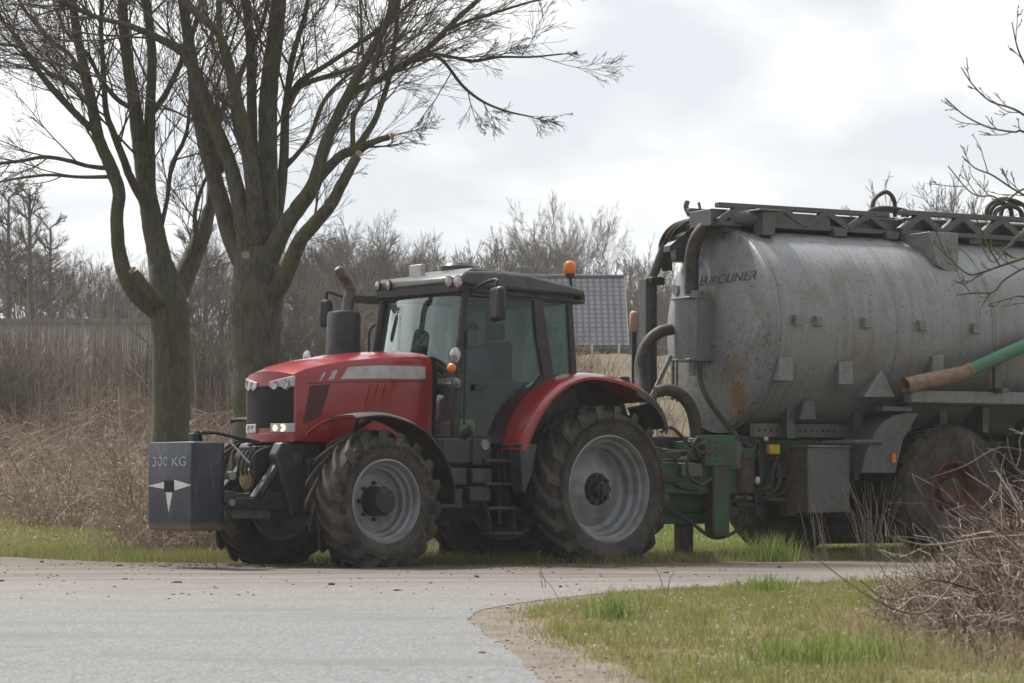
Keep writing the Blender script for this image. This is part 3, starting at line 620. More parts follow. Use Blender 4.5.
limbsA = [
 {'p': [(171, 570, 50, 0), (171, 540, 42, 0), (171, 470, 39, 0), (171, 400, 38, 0), (171, 340, 39, 0), (169, 312, 42, 0), (167, 292, 36, 0.02), (162, 268, 26, 0.06), (155, 235, 12, 0.12)], 'from': 2, 'end': False},
 {'p': [(161, 318, 26, -0.1), (143, 300, 22, -0.2), (127, 279, 19, -0.3), (119, 250, 16, -0.35), (117, 215, 15, -0.4), (119, 192, 15, -0.4), (110, 165, 15, -0.45), (99, 140, 14, -0.5), (93, 110, 13, -0.5), (87, 80, 12, -0.55), (77, 35, 10, -0.6), (70, -20, 9, -0.7)], 'from': 0.45},
 {'p': [(94, 134, 9, -0.5), (84, 122, 8, -0.6), (59, 96, 8, -0.8), (42, 76, 7, -0.9), (29, 57, 6, -1.0), (14, 34, 5, -1.1), (-8, 10, 4, -1.2)], 'from': 0.2, 'len': 1.3},
 {'p': [(104, 172, 6, -0.4), (88, 166, 5, -0.5), (70, 161, 5, -0.6), (45, 157, 4.5, -0.7), (20, 161, 4, -0.8), (-15, 165, 3, -0.9)], 'from': 0.25, 'len': 0.9},
 {'p': [(108, 180, 5, -0.4), (80, 177, 4, -0.3), (50, 175, 3.6, -0.2), (20, 178, 3, -0.1), (-10, 184, 2.5, 0)], 'from': 0.25, 'len': 0.8},
 {'p': [(92, 110, 6, -0.4), (72, 85, 6, -0.1), (48, 72, 5, 0.1), (22, 48, 4, 0.3), (0, 44, 4, 0.4), (-20, 35, 3, 0.5)], 'from': 0.2, 'len': 1.1},
 {'p': [(88, 85, 6, -0.5), (70, 55, 5, -0.4), (50, 40, 5, -0.4), (25, 10, 4, -0.4), (10, -15, 3, -0.4)], 'from': 0.15, 'len': 1.1},
 {'p': [(170, 310, 40, 0.0), (160, 262, 27, 0.1), (152, 220, 24, 0.15), (146, 187, 21, 0.2), (139, 140, 17, 0.3), (134, 100, 15, 0.35), (128, 65, 13, 0.4), (124, 30, 12, 0.4), (122, -20, 10, 0.4)], 'from': 0.4, 'endlen': 2.4},
 {'p': [(148, 200, 18, 0.3), (149, 150, 14, 0.35), (150, 110, 12, 0.4), (152, 62, 11, 0.5), (150, 30, 10, 0.5), (144, -20, 9, 0.5)], 'from': 0.25},
 {'p': [(143, 215, 11, 0), (132, 181, 10, -0.1), (122, 155, 9, -0.2), (113, 132, 8, -0.3), (106, 110, 7, -0.4), (103, 65, 6, -0.5), (101, 20, 5, -0.6), (104, -20, 5, -0.7)], 'from': 0.3},
 {'p': [(130, 112, 6, 0.2), (116, 98, 6, 0.0), (100, 78, 5, -0.2), (88, 55, 5, -0.3), (65, 30, 4, -0.4), (50, -10, 4, -0.4)], 'from': 0.2},
 {'p': [(176, 310, 30, 0.1), (181, 285, 25, 0.15), (192, 258, 22, 0.25), (201, 238, 20, 0.3), (206, 222, 17, 0.35), (210, 206, 12, 0.4)], 'end': True, 'ends': 3, 'endlen': 1.2, 'from': 0.6, 'len': 1.0},
 {'p': [(190, 262, 6, -0.1), (196, 236, 6, -0.2), (195, 212, 5, -0.25), (203, 185, 4, -0.3), (212, 165, 4, -0.3), (214, 130, 3, -0.3)], 'from': 0.3, 'len': 0.7, 'endlen': 0.8},
 {'p': [(168, 240, 6, 0.1), (167, 200, 5, 0.15), (172, 165, 5, 0.2), (186, 135, 4, 0.25), (190, 100, 4, 0.3)], 'from': 0.3, 'len': 0.9},
 {'p': [(172, 308, 17, -0.3), (157, 298, 13, -0.36), (146, 287, 12, -0.45), (134, 272, 11, -0.5)], 'end': False, 'from': 2},
 {'p': [(150, 115, 8, 0.4), (165, 95, 7, 0.5), (182, 60, 6, 0.6), (196, 20, 5, 0.7), (205, -20, 5, 0.8)], 'from': 0.1},
]
bA = at(171, 552, YA); bA[2] = 0
big_tree('multi_stemmed_tree', 'mossy bare tree behind the navy weight block, forking low into three curved limbs', YA, bA, limbsA,
         [(133, 271, -0.52, 0.055, (-0.6, -0.4, 0.7))], 35, 0.24)

# overhanging tree whose trunk stands just beyond the right edge of the photograph
def edge_tree():
    root = empty('overhanging_tree', (5.9, 18.2, 0)); B_ = V(5.9, 18.2, 0); tk = MB(); t = Tree(5); g = t.g
    tk.tube(spline([V(0, 0, -0.1), V(0.02, 0, 0.8), V(-0.05, 0.05, 1.6), V(0.02, 0, 2.6), V(0.1, 0.1, 3.8), V(0.05, 0, 5.2)], 6), np.linspace(0.17, 0.05, 31), 12)
    tr = [
     [(1190, 250, 16, .8), (1110, 190, 9, .2), (1060, 152, 5, 0), (1024, 132, 3.2, -.2), (1015, 132, 2.6, -.2), (1000, 130, 2.4, -.2), (985, 126, 2.2, -.2), (964, 115, 1.9, -.2), (945, 98, 1.5, -.2)],
     [(1110, 190, 7, .2), (1060, 140, 4.5, 0), (1024, 115, 3, 0), (1011, 108, 2.6, 0), (990, 101, 2.2, 0), (973, 85, 1.8, 0), (961, 67, 1.4, 0)],
     [(1060, 140, 4, 0), (1040, 95, 3, 0.1), (1024, 63, 2.5, 0.1), (1017, 46, 2, 0.1), (1012, 22, 1.4, 0.1)],
     [(1190, 270, 14, .8), (1100, 215, 7, .1), (1050, 190, 4, 0), (1024, 189, 3, 0), (1005, 201, 2.6, 0), (992, 196, 2.2, 0), (980, 196, 2, 0), (968, 190, 1.8, 0), (948, 166, 1.4, 0)],
     [(1050, 188, 4, 0), (1030, 196, 3, -.1), (1015, 190, 2.6, -.1), (992, 175, 2.2, -.1), (975, 168, 1.8, -.1), (962, 156, 1.4, -.1)],
     [(1195, 300, 14, .8), (1100, 260, 8, 0), (1050, 250, 5, -.2), (1024, 258, 4, -.3), (1000, 266, 3.6, -.3), (982, 272, 3.4, -.3), (968, 274, 2.6, -.3), (950, 259, 2.0, -.3), (933, 242, 1.5, -.3)],
     [(986, 271, 2.2, -.3), (972, 280, 2, -.3), (964, 284, 1.5, -.3)],
     [(1060, 255, 4, -.2), (1040, 262, 3.5, -.3), (1024, 268, 3, -.4), (1004, 280, 2.8, -.4), (993, 292, 2.6, -.4), (975, 293, 2.3, -.4), (956, 295, 1.6, -.4)],
     [(1080, 240, 4, 0), (1050, 225, 3.4, -.1), (1024, 232, 2.6, -.2), (1008, 246, 2.2, -.2), (992, 262, 1.8, -.2), (975, 230, 1.4, -.2)],
     [(1080, 300, 5, 0), (1040, 302, 3.4, -.1), (1020, 296, 2.6, -.2), (1004, 300, 2, -.2), (988, 304, 1.6, -.2)],
     [(1000, 266, 2.4, -.3), (988, 246, 2.0, -.3), (978, 222, 1.6, -.3), (972, 206, 1.2, -.3)],
    ]
    spec = {0: (3, 0.55, 6, 0.10, 0.06), 1: (3, 0.5, 5, 0.12, 0.03), 2: (0, 0, 4, 0.1, 0), 'rmin': 0.0028}
    for ln in tr:
        sp = spline([at(u, v, 18 + dy) - B_ for u, v, w_, dy in ln], 5); rr = np.interp(np.linspace(0, len(ln) - 1, len(sp)), range(len(ln)), [x[2] / 2 / F_PX * 18 for x in ln])
        t.put(9, np.array(sp), 1, 1); t.lv[9][-1] = (np.array(sp), rr * 0.8)
        for j in range(6, len(sp), 5):
            d = unit(sp[j] - sp[j - 1]); t.branch(sp[j], unit(rot_dir(g, d, g.uniform(0.6, 1.0)) + V(0, 0, 0.1)), g.uniform(0.06, 0.22), min(0.004, rr[j] * 0.6), 0, spec)
    for k in range(18):
        z_ = g.uniform(1.6, 5.0); a = g.uniform(-1.0, 1.3); d = unit(V(math.cos(a), math.sin(a), 0.5))
        t.branch(V(0.05, 0, z_), d, g.uniform(1.2, 2.2), 0.03, 0, TW)
    tk.build('trunk', 'bark', root, smooth=60); tb = Tubes(); t.tubes(tb, {9: 6, 0: 5}); tb.build('crown', 'twigright', root)
    tag(root, 'bare overhanging branches reaching in over the tank from the right edge of the photo', 'tree')
edge_tree()

# far trees: seven kinds grown once, then copied along the bank
def far_tree(seed, h, spread, kind):
    root = empty('bare_tree', (0, 0, 0)); t = Tree(seed); g = t.g; tk = MB()
    sp8 = {0: (8, 0.55, 7, 0.07, 0.06), 1: (6, 0.55, 6, 0.09, 0.04), 2: (4, 0.6, 4, 0.1, 0.03), 3: (0, 0, 3, 0.1, 0.02), 'rmin': 0.009}
    if seed in (101, 102): sp8 = {0: (13, 0.5, 7, 0.06, 0.01), 1: (8, 0.55, 6, 0.08, 0.0), 2: (6, 0.6, 4, 0.1, 0.0), 3: (0, 0, 3, 0.1, 0.0), 'rmin': 0.0065}
    th = {'oak': 0.30, 'pole': 0.9, 'bush': 0.05}[kind] * h
    tk.tube(spline([V(0, 0, -0.3), V(0.05, 0, th * 0.5), V(0, 0.05, th)], 5), np.linspace(h * 0.022, h * (0.015 if kind != 'pole' else 0.006), 11), 8)
    n = {'oak': 14, 'pole': 30, 'bush': 22}[kind]
    for i in range(n):
        if kind == 'oak': p = V(0, 0, th * g.uniform(0.7, 1)); el = g.uniform(0.35, 1.5); Ln = h * g.uniform(0.52, 0.66)
        elif kind == 'pole': p = V(0, 0, th * g.uniform(0.25, 1)); el = g.uniform(0.25, 0.95); Ln = 1.5 * spread * (1.1 - p[2] / th * 0.7)
        else: p = V(g.gauss(0, spread * 0.25), g.gauss(0, spread * 0.25), 0); el = g.uniform(0.9, 1.5); Ln = h * g.uniform(0.6, 1)
        a = g.uniform(0, 6.283); d = V(math.cos(a) * math.cos(el), math.sin(a) * math.cos(el), math.sin(el))
        t.branch(p, unit(d), Ln * 0.8, h * (0.0045 if kind == 'oak' else 0.006), 0, sp8)
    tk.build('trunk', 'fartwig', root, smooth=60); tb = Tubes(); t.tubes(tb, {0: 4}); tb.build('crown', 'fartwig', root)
    pts_ = np.concatenate([a.reshape(-1, 3) for a in tb.v]); s_ = h / np.percentile(pts_[:, 2], 99.7)
    for ch in root.children: ch.data.transform(Matrix.Scale(s_, 4))
    return root
protos = [far_tree(101, 13, 6, 'oak'), far_tree(102, 12, 5, 'oak'), far_tree(103, 11, 5.5, 'oak'), far_tree(104, 12, 2.4, 'pole'), far_tree(105, 5, 3.5, 'bush'), far_tree(106, 6, 3, 'bush'), far_tree(107, 15, 3.2, 'pole')]
used = set()
def place_far(k, u, Y, vtop, label, group, zr=None):
    h0 = (13, 12, 11, 12, 5, 6, 15)[k]
    X = (u - 512) / F_PX * Y; z0 = float(zt(X, Y)); ht = CH + (HOR - vtop) * Y / F_PX - z0; s = max(0.2, ht / h0)
    o = protos[k] if k not in used else copy_tree(protos[k]); used.add(k)
    o.location = (X, Y, z0); o.rotation_euler = (0, 0, rnd.uniform(0, 6.28)); o.scale = (s * rnd.uniform(0.9, 1.1) * (zr or 1), s * rnd.uniform(0.9, 1.1) * (zr or 1), s)
    tag(o, label, 'tree', group)
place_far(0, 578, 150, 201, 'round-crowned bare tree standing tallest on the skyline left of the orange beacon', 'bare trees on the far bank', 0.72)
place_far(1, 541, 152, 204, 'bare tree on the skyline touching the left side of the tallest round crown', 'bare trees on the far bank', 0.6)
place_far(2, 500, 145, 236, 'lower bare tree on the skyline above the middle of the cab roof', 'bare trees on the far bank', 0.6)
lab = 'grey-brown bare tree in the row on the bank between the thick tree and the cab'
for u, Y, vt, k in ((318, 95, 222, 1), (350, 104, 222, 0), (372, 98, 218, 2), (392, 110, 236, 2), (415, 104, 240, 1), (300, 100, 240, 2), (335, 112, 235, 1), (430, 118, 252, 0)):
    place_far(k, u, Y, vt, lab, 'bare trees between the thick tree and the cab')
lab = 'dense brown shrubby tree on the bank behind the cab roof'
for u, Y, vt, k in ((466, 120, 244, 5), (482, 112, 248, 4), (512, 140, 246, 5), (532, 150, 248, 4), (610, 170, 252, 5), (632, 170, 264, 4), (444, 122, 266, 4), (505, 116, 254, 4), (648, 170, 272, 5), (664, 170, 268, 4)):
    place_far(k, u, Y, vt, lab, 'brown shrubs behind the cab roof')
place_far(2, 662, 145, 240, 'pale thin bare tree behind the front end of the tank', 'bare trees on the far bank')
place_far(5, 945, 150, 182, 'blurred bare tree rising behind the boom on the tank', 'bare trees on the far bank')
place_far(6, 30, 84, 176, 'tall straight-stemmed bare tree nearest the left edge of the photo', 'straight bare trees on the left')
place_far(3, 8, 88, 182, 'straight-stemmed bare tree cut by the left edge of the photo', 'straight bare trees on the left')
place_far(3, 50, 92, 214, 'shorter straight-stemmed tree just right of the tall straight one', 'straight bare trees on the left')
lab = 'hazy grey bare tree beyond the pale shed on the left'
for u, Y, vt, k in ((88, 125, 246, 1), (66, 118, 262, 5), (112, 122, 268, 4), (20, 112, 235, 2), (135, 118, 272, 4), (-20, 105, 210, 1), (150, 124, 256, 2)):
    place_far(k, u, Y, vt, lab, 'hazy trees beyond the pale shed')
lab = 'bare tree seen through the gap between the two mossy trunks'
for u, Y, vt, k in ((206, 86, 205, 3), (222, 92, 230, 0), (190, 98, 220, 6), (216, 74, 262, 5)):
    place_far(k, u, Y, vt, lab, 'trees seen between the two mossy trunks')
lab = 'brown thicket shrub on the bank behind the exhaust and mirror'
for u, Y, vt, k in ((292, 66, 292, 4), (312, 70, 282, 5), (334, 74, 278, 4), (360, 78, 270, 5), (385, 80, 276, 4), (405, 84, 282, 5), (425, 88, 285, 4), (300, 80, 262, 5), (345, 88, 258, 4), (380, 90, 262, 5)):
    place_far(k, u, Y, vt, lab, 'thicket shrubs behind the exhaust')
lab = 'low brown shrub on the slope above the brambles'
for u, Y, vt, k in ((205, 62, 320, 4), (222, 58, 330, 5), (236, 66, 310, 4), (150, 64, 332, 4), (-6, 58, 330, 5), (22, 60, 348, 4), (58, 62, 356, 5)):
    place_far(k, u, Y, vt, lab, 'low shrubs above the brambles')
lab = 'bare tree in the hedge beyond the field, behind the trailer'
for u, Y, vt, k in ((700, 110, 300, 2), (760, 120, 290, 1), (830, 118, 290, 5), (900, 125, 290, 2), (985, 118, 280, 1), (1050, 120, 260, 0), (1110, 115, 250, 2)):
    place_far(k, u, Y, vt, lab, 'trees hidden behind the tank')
# trees to the right that the cab windows reflect
lab = 'bare roadside tree standing out of view to the right'
for X, Y, k, s in ((33, 25, 4, 1.0), (30, 27.5, 5, 0.7), (46, 22, 5, 0.9), (36, 30, 4, 1.0), (28, 22, 4, 0.75), (30, 24, 5, 0.75), (31, 26, 4, 0.8), (29, 20, 5, 0.65), (32, 28.5, 4, 0.9), (27, 24.5, 5, 0.5)):
    o = copy_tree(protos[k]); o.location = (X, Y, 0); o.scale = (s, s, s); tag(o, lab, 'tree', 'roadside trees out of view')

# ------------------------------------------------------------------ brambles, stalks, grass (countless)
def arching(n, xr, yr, hmin, hmax, seed, r0=0.006, k=6, clump=None, lean=0.8, zf=zt, keep=False):
    g = np.random.default_rng(seed)
    X = g.uniform(*xr, n); Y = g.uniform(*yr, n)
    if clump:
        cx = g.uniform(*xr, clump); cy = g.uniform(*yr, clump); ch = g.uniform(0.55, 1.25, clump); w_ = g.integers(0, clump, n); X = cx[w_] + g.normal(0, 0.35, n); Y = cy[w_] + g.normal(0, 0.35, n); hs = ch[w_]
    else: hs = np.ones(n)
    H = g.uniform(hmin, hmax, n) * hs; a = g.uniform(0, 2 * np.pi, n); l = g.uniform(0.15, 1, n) * lean * H
    t = np.linspace(0, 1, k)[None, :]; drop = g.uniform(0.0, 0.9, n)[:, None]
    P = np.zeros((n, k, 3)); hor = l[:, None] * t ** 1.3
    P[:, :, 0] = X[:, None] + np.cos(a)[:, None] * hor; P[:, :, 1] = Y[:, None] + np.sin(a)[:, None] * hor
    P[:, :, 2] = zf(X, Y)[:, None] - 0.03 + H[:, None] * (t * 1.35 - drop * 0.75 * t ** 2.6)
    P += g.normal(0, 0.022, (n, k, 3)) * np.linspace(0.2, 1, k)[None, :, None]
    ok = Y > 33.5 + np.maximum(0, -X - 2.5) * 1.7 + g.normal(0, 0.4, n); ok |= keep; P = P[ok]; n = len(P)
    Rr = r0 * g.uniform(0.6, 1.4, n)[:, None] * np.linspace(1.1, 0.45, k)[None, :]
    return P, Rr
tb = Tubes()
for args in ((9000, (-11.5, -1.0), (33.6, 40), 0.2, 0.7, 1, 0.0045, 6, 300, 2.4), (10000, (-13, 0.2), (37, 48), 0.35, 0.95, 2, 0.0055, 6, 260, 2.2), (9000, (-15, 1.5), (46, 62), 0.5, 1.2, 3, 0.007, 6, 240, 1.9), (6000, (-18, 1.0), (60, 84), 0.6, 1.5, 4, 0.010, 5, 200, 1.5)):
    tb.add(*arching(*args))
for args in ((1300, (-5.2, 0.4), (36, 42), 0.8, 2.0, 6, 0.0055, 6, 80, 0.8), (700, (-9, -5), (38, 46), 0.6, 1.4, 7, 0.0055, 6, 50, 0.9), (3600, (0, 14), (52, 84), 0.35, 0.95, 17, 0.010, 4, 110, 1.1)):
    tb.add(*arching(*args))
tb.add(*arching(700, (-5.0, -3.3), (33.4, 34.2), 0.2, 0.6, 19, 0.0045, 6, 14, 1.6, zt, True))
g = np.random.default_rng(91); n = 26000; Yb = 33.7 + 34 * g.uniform(0, 1, n) ** 1.7; Xb = g.uniform(-1, 0.02, n) * (5 + Yb * 0.22)
ok = Yb > 33.5 + np.maximum(0, -Xb - 2.5) * 1.7 + g.normal(0, 0.4, n); Xb, Yb = Xb[ok], Yb[ok]; n = len(Xb); d = g.normal(0, 1, (n, 3)); d[:, 2] *= 0.7; d /= np.linalg.norm(d, axis=1, keepdims=True); tt = np.linspace(0, 1, 4)[None, :, None]
zb_ = zt(Xb, Yb) + (0.15 + 0.9 * g.uniform(0, 1, n) ** 1.3) * (0.5 + 0.5 * np.sin(Xb * 1.7 + Yb * 0.6) ** 2) * np.clip((Yb - 33.2) / 4, 0.25, 1.2)
Q = np.stack([Xb, Yb, zb_], 1)[:, None, :] + d[:, None, :] * g.uniform(0.15, 0.6, n)[:, None, None] * tt + g.normal(0, 0.03, (n, 4, 3)) * tt
tb.add(Q, (0.0032 * np.clip(Yb / 38, 1, 2))[:, None] * np.linspace(1.2, 0.7, 4)[None, :])
tag(tb.build('bramble_thicket', 'bramble'), 'tangled brown thicket of bare brambles covering the bank behind the tractor', 'brambles', kind='stuff')
tb = Tubes()
for args in ((420, (-15, -8.2), (62, 66), 2.0, 3.1, 8, 0.016, 4, None, 0.06), (420, (-14, -6), (56, 64), 1.2, 2.4, 9, 0.012, 4, None, 0.12)): tb.add(*arching(*args))
tag(tb.build('pale_stalks', 'reed'), 'pale upright dry stalks standing in front of the long low shed on the left', 'dry stalks', kind='stuff')
# small dead leaves caught in the brambles
g = np.random.default_rng(44); n = 5000
P = np.stack([g.uniform(-11, 0, n), g.uniform(33.4, 44, n), np.zeros(n)], 1); P[:, 2] = zt(P[:, 0], P[:, 1]) + g.uniform(0, 1, n) ** 2 * 1.0
a = g.normal(0, 1, (n, 3)); a /= np.linalg.norm(a, axis=1, keepdims=True); b = np.cross(a, g.normal(0, 1, (n, 3))); b /= np.linalg.norm(b, axis=1, keepdims=True); sz = g.uniform(0.008, 0.022, n)[:, None]
X = np.stack([P - a * sz * 1.6, P - b * sz, P + a * sz * 1.6, P + b * sz], 1).reshape(-1, 3)
tag(np_mesh('dead_leaves', X, [np.arange(n * 4).reshape(-1, 4)], 'deadleaf'), 'dry curled leaves scattered through the brambles', 'leaves', kind='stuff')

def inside_poly(P, poly):
    poly = np.array(poly); x, y = P[:, 0], P[:, 1]; c = np.zeros(len(P), bool); j = len(poly) - 1
    for i in range(len(poly)):
        xi, yi = poly[i]; xj, yj = poly[j]; c ^= ((yi > y) != (yj > y)) & (x < (xj - xi) * (y - yi) / (yj - yi + 1e-12) + xi); j = i
    return c
near_poly = [(40, 42)] + [(x + 0.04, y) for x, y in dv_in[::-1]][::-1][:0] + [(12, 30.3), (6.0, 26.0), (3.7, 23.8), (2.2, 22.4)] + dv_in + [(8, -4), (40, 10)]
def gz(X, Y): return zt(X, Y) + 0.10 * np.exp(-((X - 2.4) / 1.2) ** 2 - ((Y - 16) / 3.0) ** 2)
def scatter(n, xr, yr, seed, poly=None, patch=None, thr=0.0):
    g = np.random.default_rng(seed); X = g.uniform(*xr, n); Y = g.uniform(*yr, n); P = np.stack([X, Y, gz(X, Y)], 1)
    if poly is not None: P = P[inside_poly(P, poly)]
    if patch:
        f = np.sin(P[:, 0] * patch + seed) * np.sin(P[:, 1] * patch * 0.8 + 2 * seed) + 0.6 * np.sin(P[:, 0] * patch * 2.3 + P[:, 1] * patch * 1.7) + g.normal(0, 0.35, len(P)); P = P[f > thr]
    return P
g = np.random.default_rng(5)
cl = scatter(420, (0.1, 5.5), (10.3, 24), 61, near_poly); pk = cl[g.integers(0, len(cl), 15000)]; P = pk + g.normal(0, 0.045, pk.shape) * np.array([1, 1, 0])
P[:, 2] = gz(P[:, 0], P[:, 1]); hh = 0.05 + 0.09 * ((pk[:, 0] * 7919) % 1.0)
tag(blades('grass_clumps', P, g.uniform(0.5, 1, len(P)) * hh, g.uniform(0.003, 0.006, len(P)), 'grass', 0.9, 62), 'small separate clumps of grass standing above the short turf of the near corner', 'grass', kind='stuff')
n = 2600; P = scatter(n, (0.1, 5), (10.3, 22), 63, near_poly); n = len(P); P[:, 2] += g.uniform(0.005, 0.04, n); a = g.normal(0, 1, (n, 3)); a[:, 2] *= 0.3; a /= np.linalg.norm(a, axis=1, keepdims=True); b = np.cross(a, g.normal(0, 0.4, (n, 3)) + np.array([0, 0, 1.])); b /= np.linalg.norm(b, axis=1, keepdims=True); sz = g.uniform(0.005, 0.016, n)[:, None]
X = np.stack([P - a * sz * 1.6, P - b * sz, P + a * sz * 1.6, P + b * sz], 1).reshape(-1, 3)
tag(np_mesh('leaf_litter', X, [np.arange(n * 4).reshape(-1, 4)], 'deadleaf'), 'brown leaf litter lying in the grass of the near road corner', 'leaves', kind='stuff')
ed_ = np.array([dv_in[i] for i in g.integers(0, len(dv_in), 5000)]); P = np.stack([ed_[:, 0] + g.normal(-0.04, 0.09, 5000), ed_[:, 1] + g.normal(0, 0.12, 5000), np.zeros(5000)], 1); P = P[(P[:, 1] > 10.5) & (P[:, 1] < 22)]; P[:, 2] = 0.006
tag(blades('sparse_edge_grass', P, g.uniform(0.015, 0.05, len(P)), g.uniform(0.003, 0.006, len(P)), 'grass', 1.2, 64), 'sparse short grass growing out over the bare earth edge', 'grass', kind='stuff')
P = scatter(150000, (0.0, 6.5), (10.3, 27), 1, near_poly, 3.1, -0.55); blades('verge_grass', P, g.uniform(0.02, 0.065, len(P)), g.uniform(0.003, 0.006, len(P)), 'grass', 0.9, 2); v1 = bpy.data.objects['verge_grass']
tag(v1, 'short mixed green and brown grass on the near road corner', 'grass', kind='stuff')
P = scatter(60000, (0.0, 6.5), (10.3, 27), 3, near_poly, 2.6, 0.8)
tag(blades('tall_grass_tufts', P, g.uniform(0.04, 0.11, len(P)), g.uniform(0.004, 0.007, len(P)), 'lush', 0.7, 4), 'brighter green tufts in the grass of the near road corner', 'grass', kind='stuff')
P = scatter(60000, (0.0, 6.5), (10.3, 27), 7, near_poly, 1.1, -0.5)
tag(blades('dead_grass', P, g.uniform(0.012, 0.05, len(P)), g.uniform(0.003, 0.006, len(P)), 'straw', 4.0, 5), 'dead straw-coloured grass lying in the near road corner', 'grass', kind='stuff')
far_poly = vg[:] + [(40, 60), (40, 80), (-40, 80), (-20, 46)]
P1 = np.concatenate([scatter(90000, (-11, 12), (28.6, 36), 11, far_poly), scatter(60000, (-11, -2), (33, 46), 18, far_poly)]); P1 = P1[P1[:, 1] < 35.5 + np.maximum(0, -P1[:, 0] - 2.5) * 1.7]; P2 = scatter(26000, (-9, 12), (29, 34), 12, far_poly, 1.6, 0.6)
P3 = scatter(60000, (0, 11), (33, 48), 14, None)
blades('roadside_grass', P1, g.uniform(0.04, 0.14, len(P1)), g.uniform(0.006, 0.012, len(P1)), 'grass', 0.8, 13)
tag(bpy.data.objects['roadside_grass'], 'grass strip along the far side of the road under the tractor and trailer', 'grass', kind='stuff')
tag(blades('roadside_tufts', P2, g.uniform(0.08, 0.22, len(P2)), g.uniform(0.007, 0.012, len(P2)), 'lush', 0.7, 15), 'taller green grass tufts along the far road edge', 'grass', kind='stuff')
tag(blades('field_grass', P3, g.uniform(0.04, 0.12, len(P3)), g.uniform(0.010, 0.018, len(P3)), 'lush', 0.6, 16), 'bright green field grass seen beneath the tractor and trailer', 'grass', kind='stuff')
# one tall tuft in front of the trailer wheel
def tuft(X, Y, n, h, s, m_, name, label, sp=0.16):
    g = np.random.default_rng(s); P = np.stack([g.normal(X, sp, n), g.normal(Y, sp, n), np.zeros(n)], 1); P[:, 2] = gz(P[:, 0], P[:, 1])
    tag(blades(name, P, g.uniform(0.4, 1, n) * h, g.uniform(0.006, 0.012, n), m_, 0.75, s), label, 'grass tuft')
c = at(772, 560, 30.0); tuft(c[0], 30.0, 420, 0.42, 5, 'lush', 'grass_tuft', 'fresh green grass tuft in front of the far trailer wheel')
c = at(655, 600, 20.0); tuft(2.0, 20.5, 260, 0.2, 6, 'lush', 'grass_tuft', 'bright green tuft near the tip of the grass corner beside the road', 0.12)
c = at(580, 600, 16); tuft(0.62, 16.2, 150, 0.26, 9, 'lush', 'grass_tuft', 'thin upright green tuft in the middle of the near grass corner', 0.08)
tuft(1.55, 12.3, 500, 0.17, 10, 'lush', 'grass_tuft', 'wide bright green tuft at the bottom edge beside the dry bush', 0.25)
# dry stalks leaning in front of the trailer mudguard
def stalk_clump(name, label, X, Y, n, h, seed, sp, lean, r0=0.006, dirx=0.0):
    g = np.random.default_rng(seed); k = 5; P = np.zeros((n, k, 3)); t = np.linspace(0, 1, k)[None, :]
    x0 = g.normal(X, sp, n); y0 = g.normal(Y, sp * 0.6, n); H = h * g.uniform(0.4, 1.05, n); lx = (g.normal(dirx, lean, n)) * H; ly = g.normal(0, lean * 0.5, n) * H
    P[:, :, 0] = x0[:, None] + lx[:, None] * t ** 1.2; P[:, :, 1] = y0[:, None] + ly[:, None] * t; P[:, :, 2] = gz(x0, y0)[:, None] + H[:, None] * t * np.sqrt(np.maximum(1 - (lx / H)[:, None] ** 2 * 0.5, 0.3))
    P += g.normal(0, 0.012, (n, k, 3)) * t[:, :, None]
    tb = Tubes(); tb.add(P, r0 * g.uniform(0.6, 1.3, n)[:, None] * np.linspace(1, 0.5, k)[None, :]); tag(tb.build(name, 'reed'), label, 'dry stalks')
for k, (u, Y, n, h, lab) in enumerate(((872, 30.6, 45, 0.95, 'leaning clump of dry straw stalks in front of the trailer mudguard'), (822, 30.2, 16, 0.75, 'few dry branching stalks below the grey toolbox'), (905, 29.5, 22, 0.45, 'dense dry stalk clump in front of the large trailer wheel'))):
    c = at(u, 555, Y); stalk_clump('dry_stalk_clump', lab, c[0], Y, n, h, 30 + k, 0.28 if n > 50 else 0.08, 0.22, 0.005, -0.12)
for k, (u, v, h, lab) in enumerate(((558, 588, 0.36, 'single dark dry stem at the road edge of the grass corner, the leftmost one'), (668, 586, 0.4, 'pair of dry stems at the tip of the grass corner beside the road'), (545, 575, 0.2, 'short dry stem beside the road below the rear tractor wheel'))):
    Y = F_PX * CH / (v + 14 - HOR); stalk_clump('dry_weed', lab, (u - 512) / F_PX * Y, Y, 2 if k else 1, h, 50 + k, 0.02, 0.25, 0.004, -0.2)

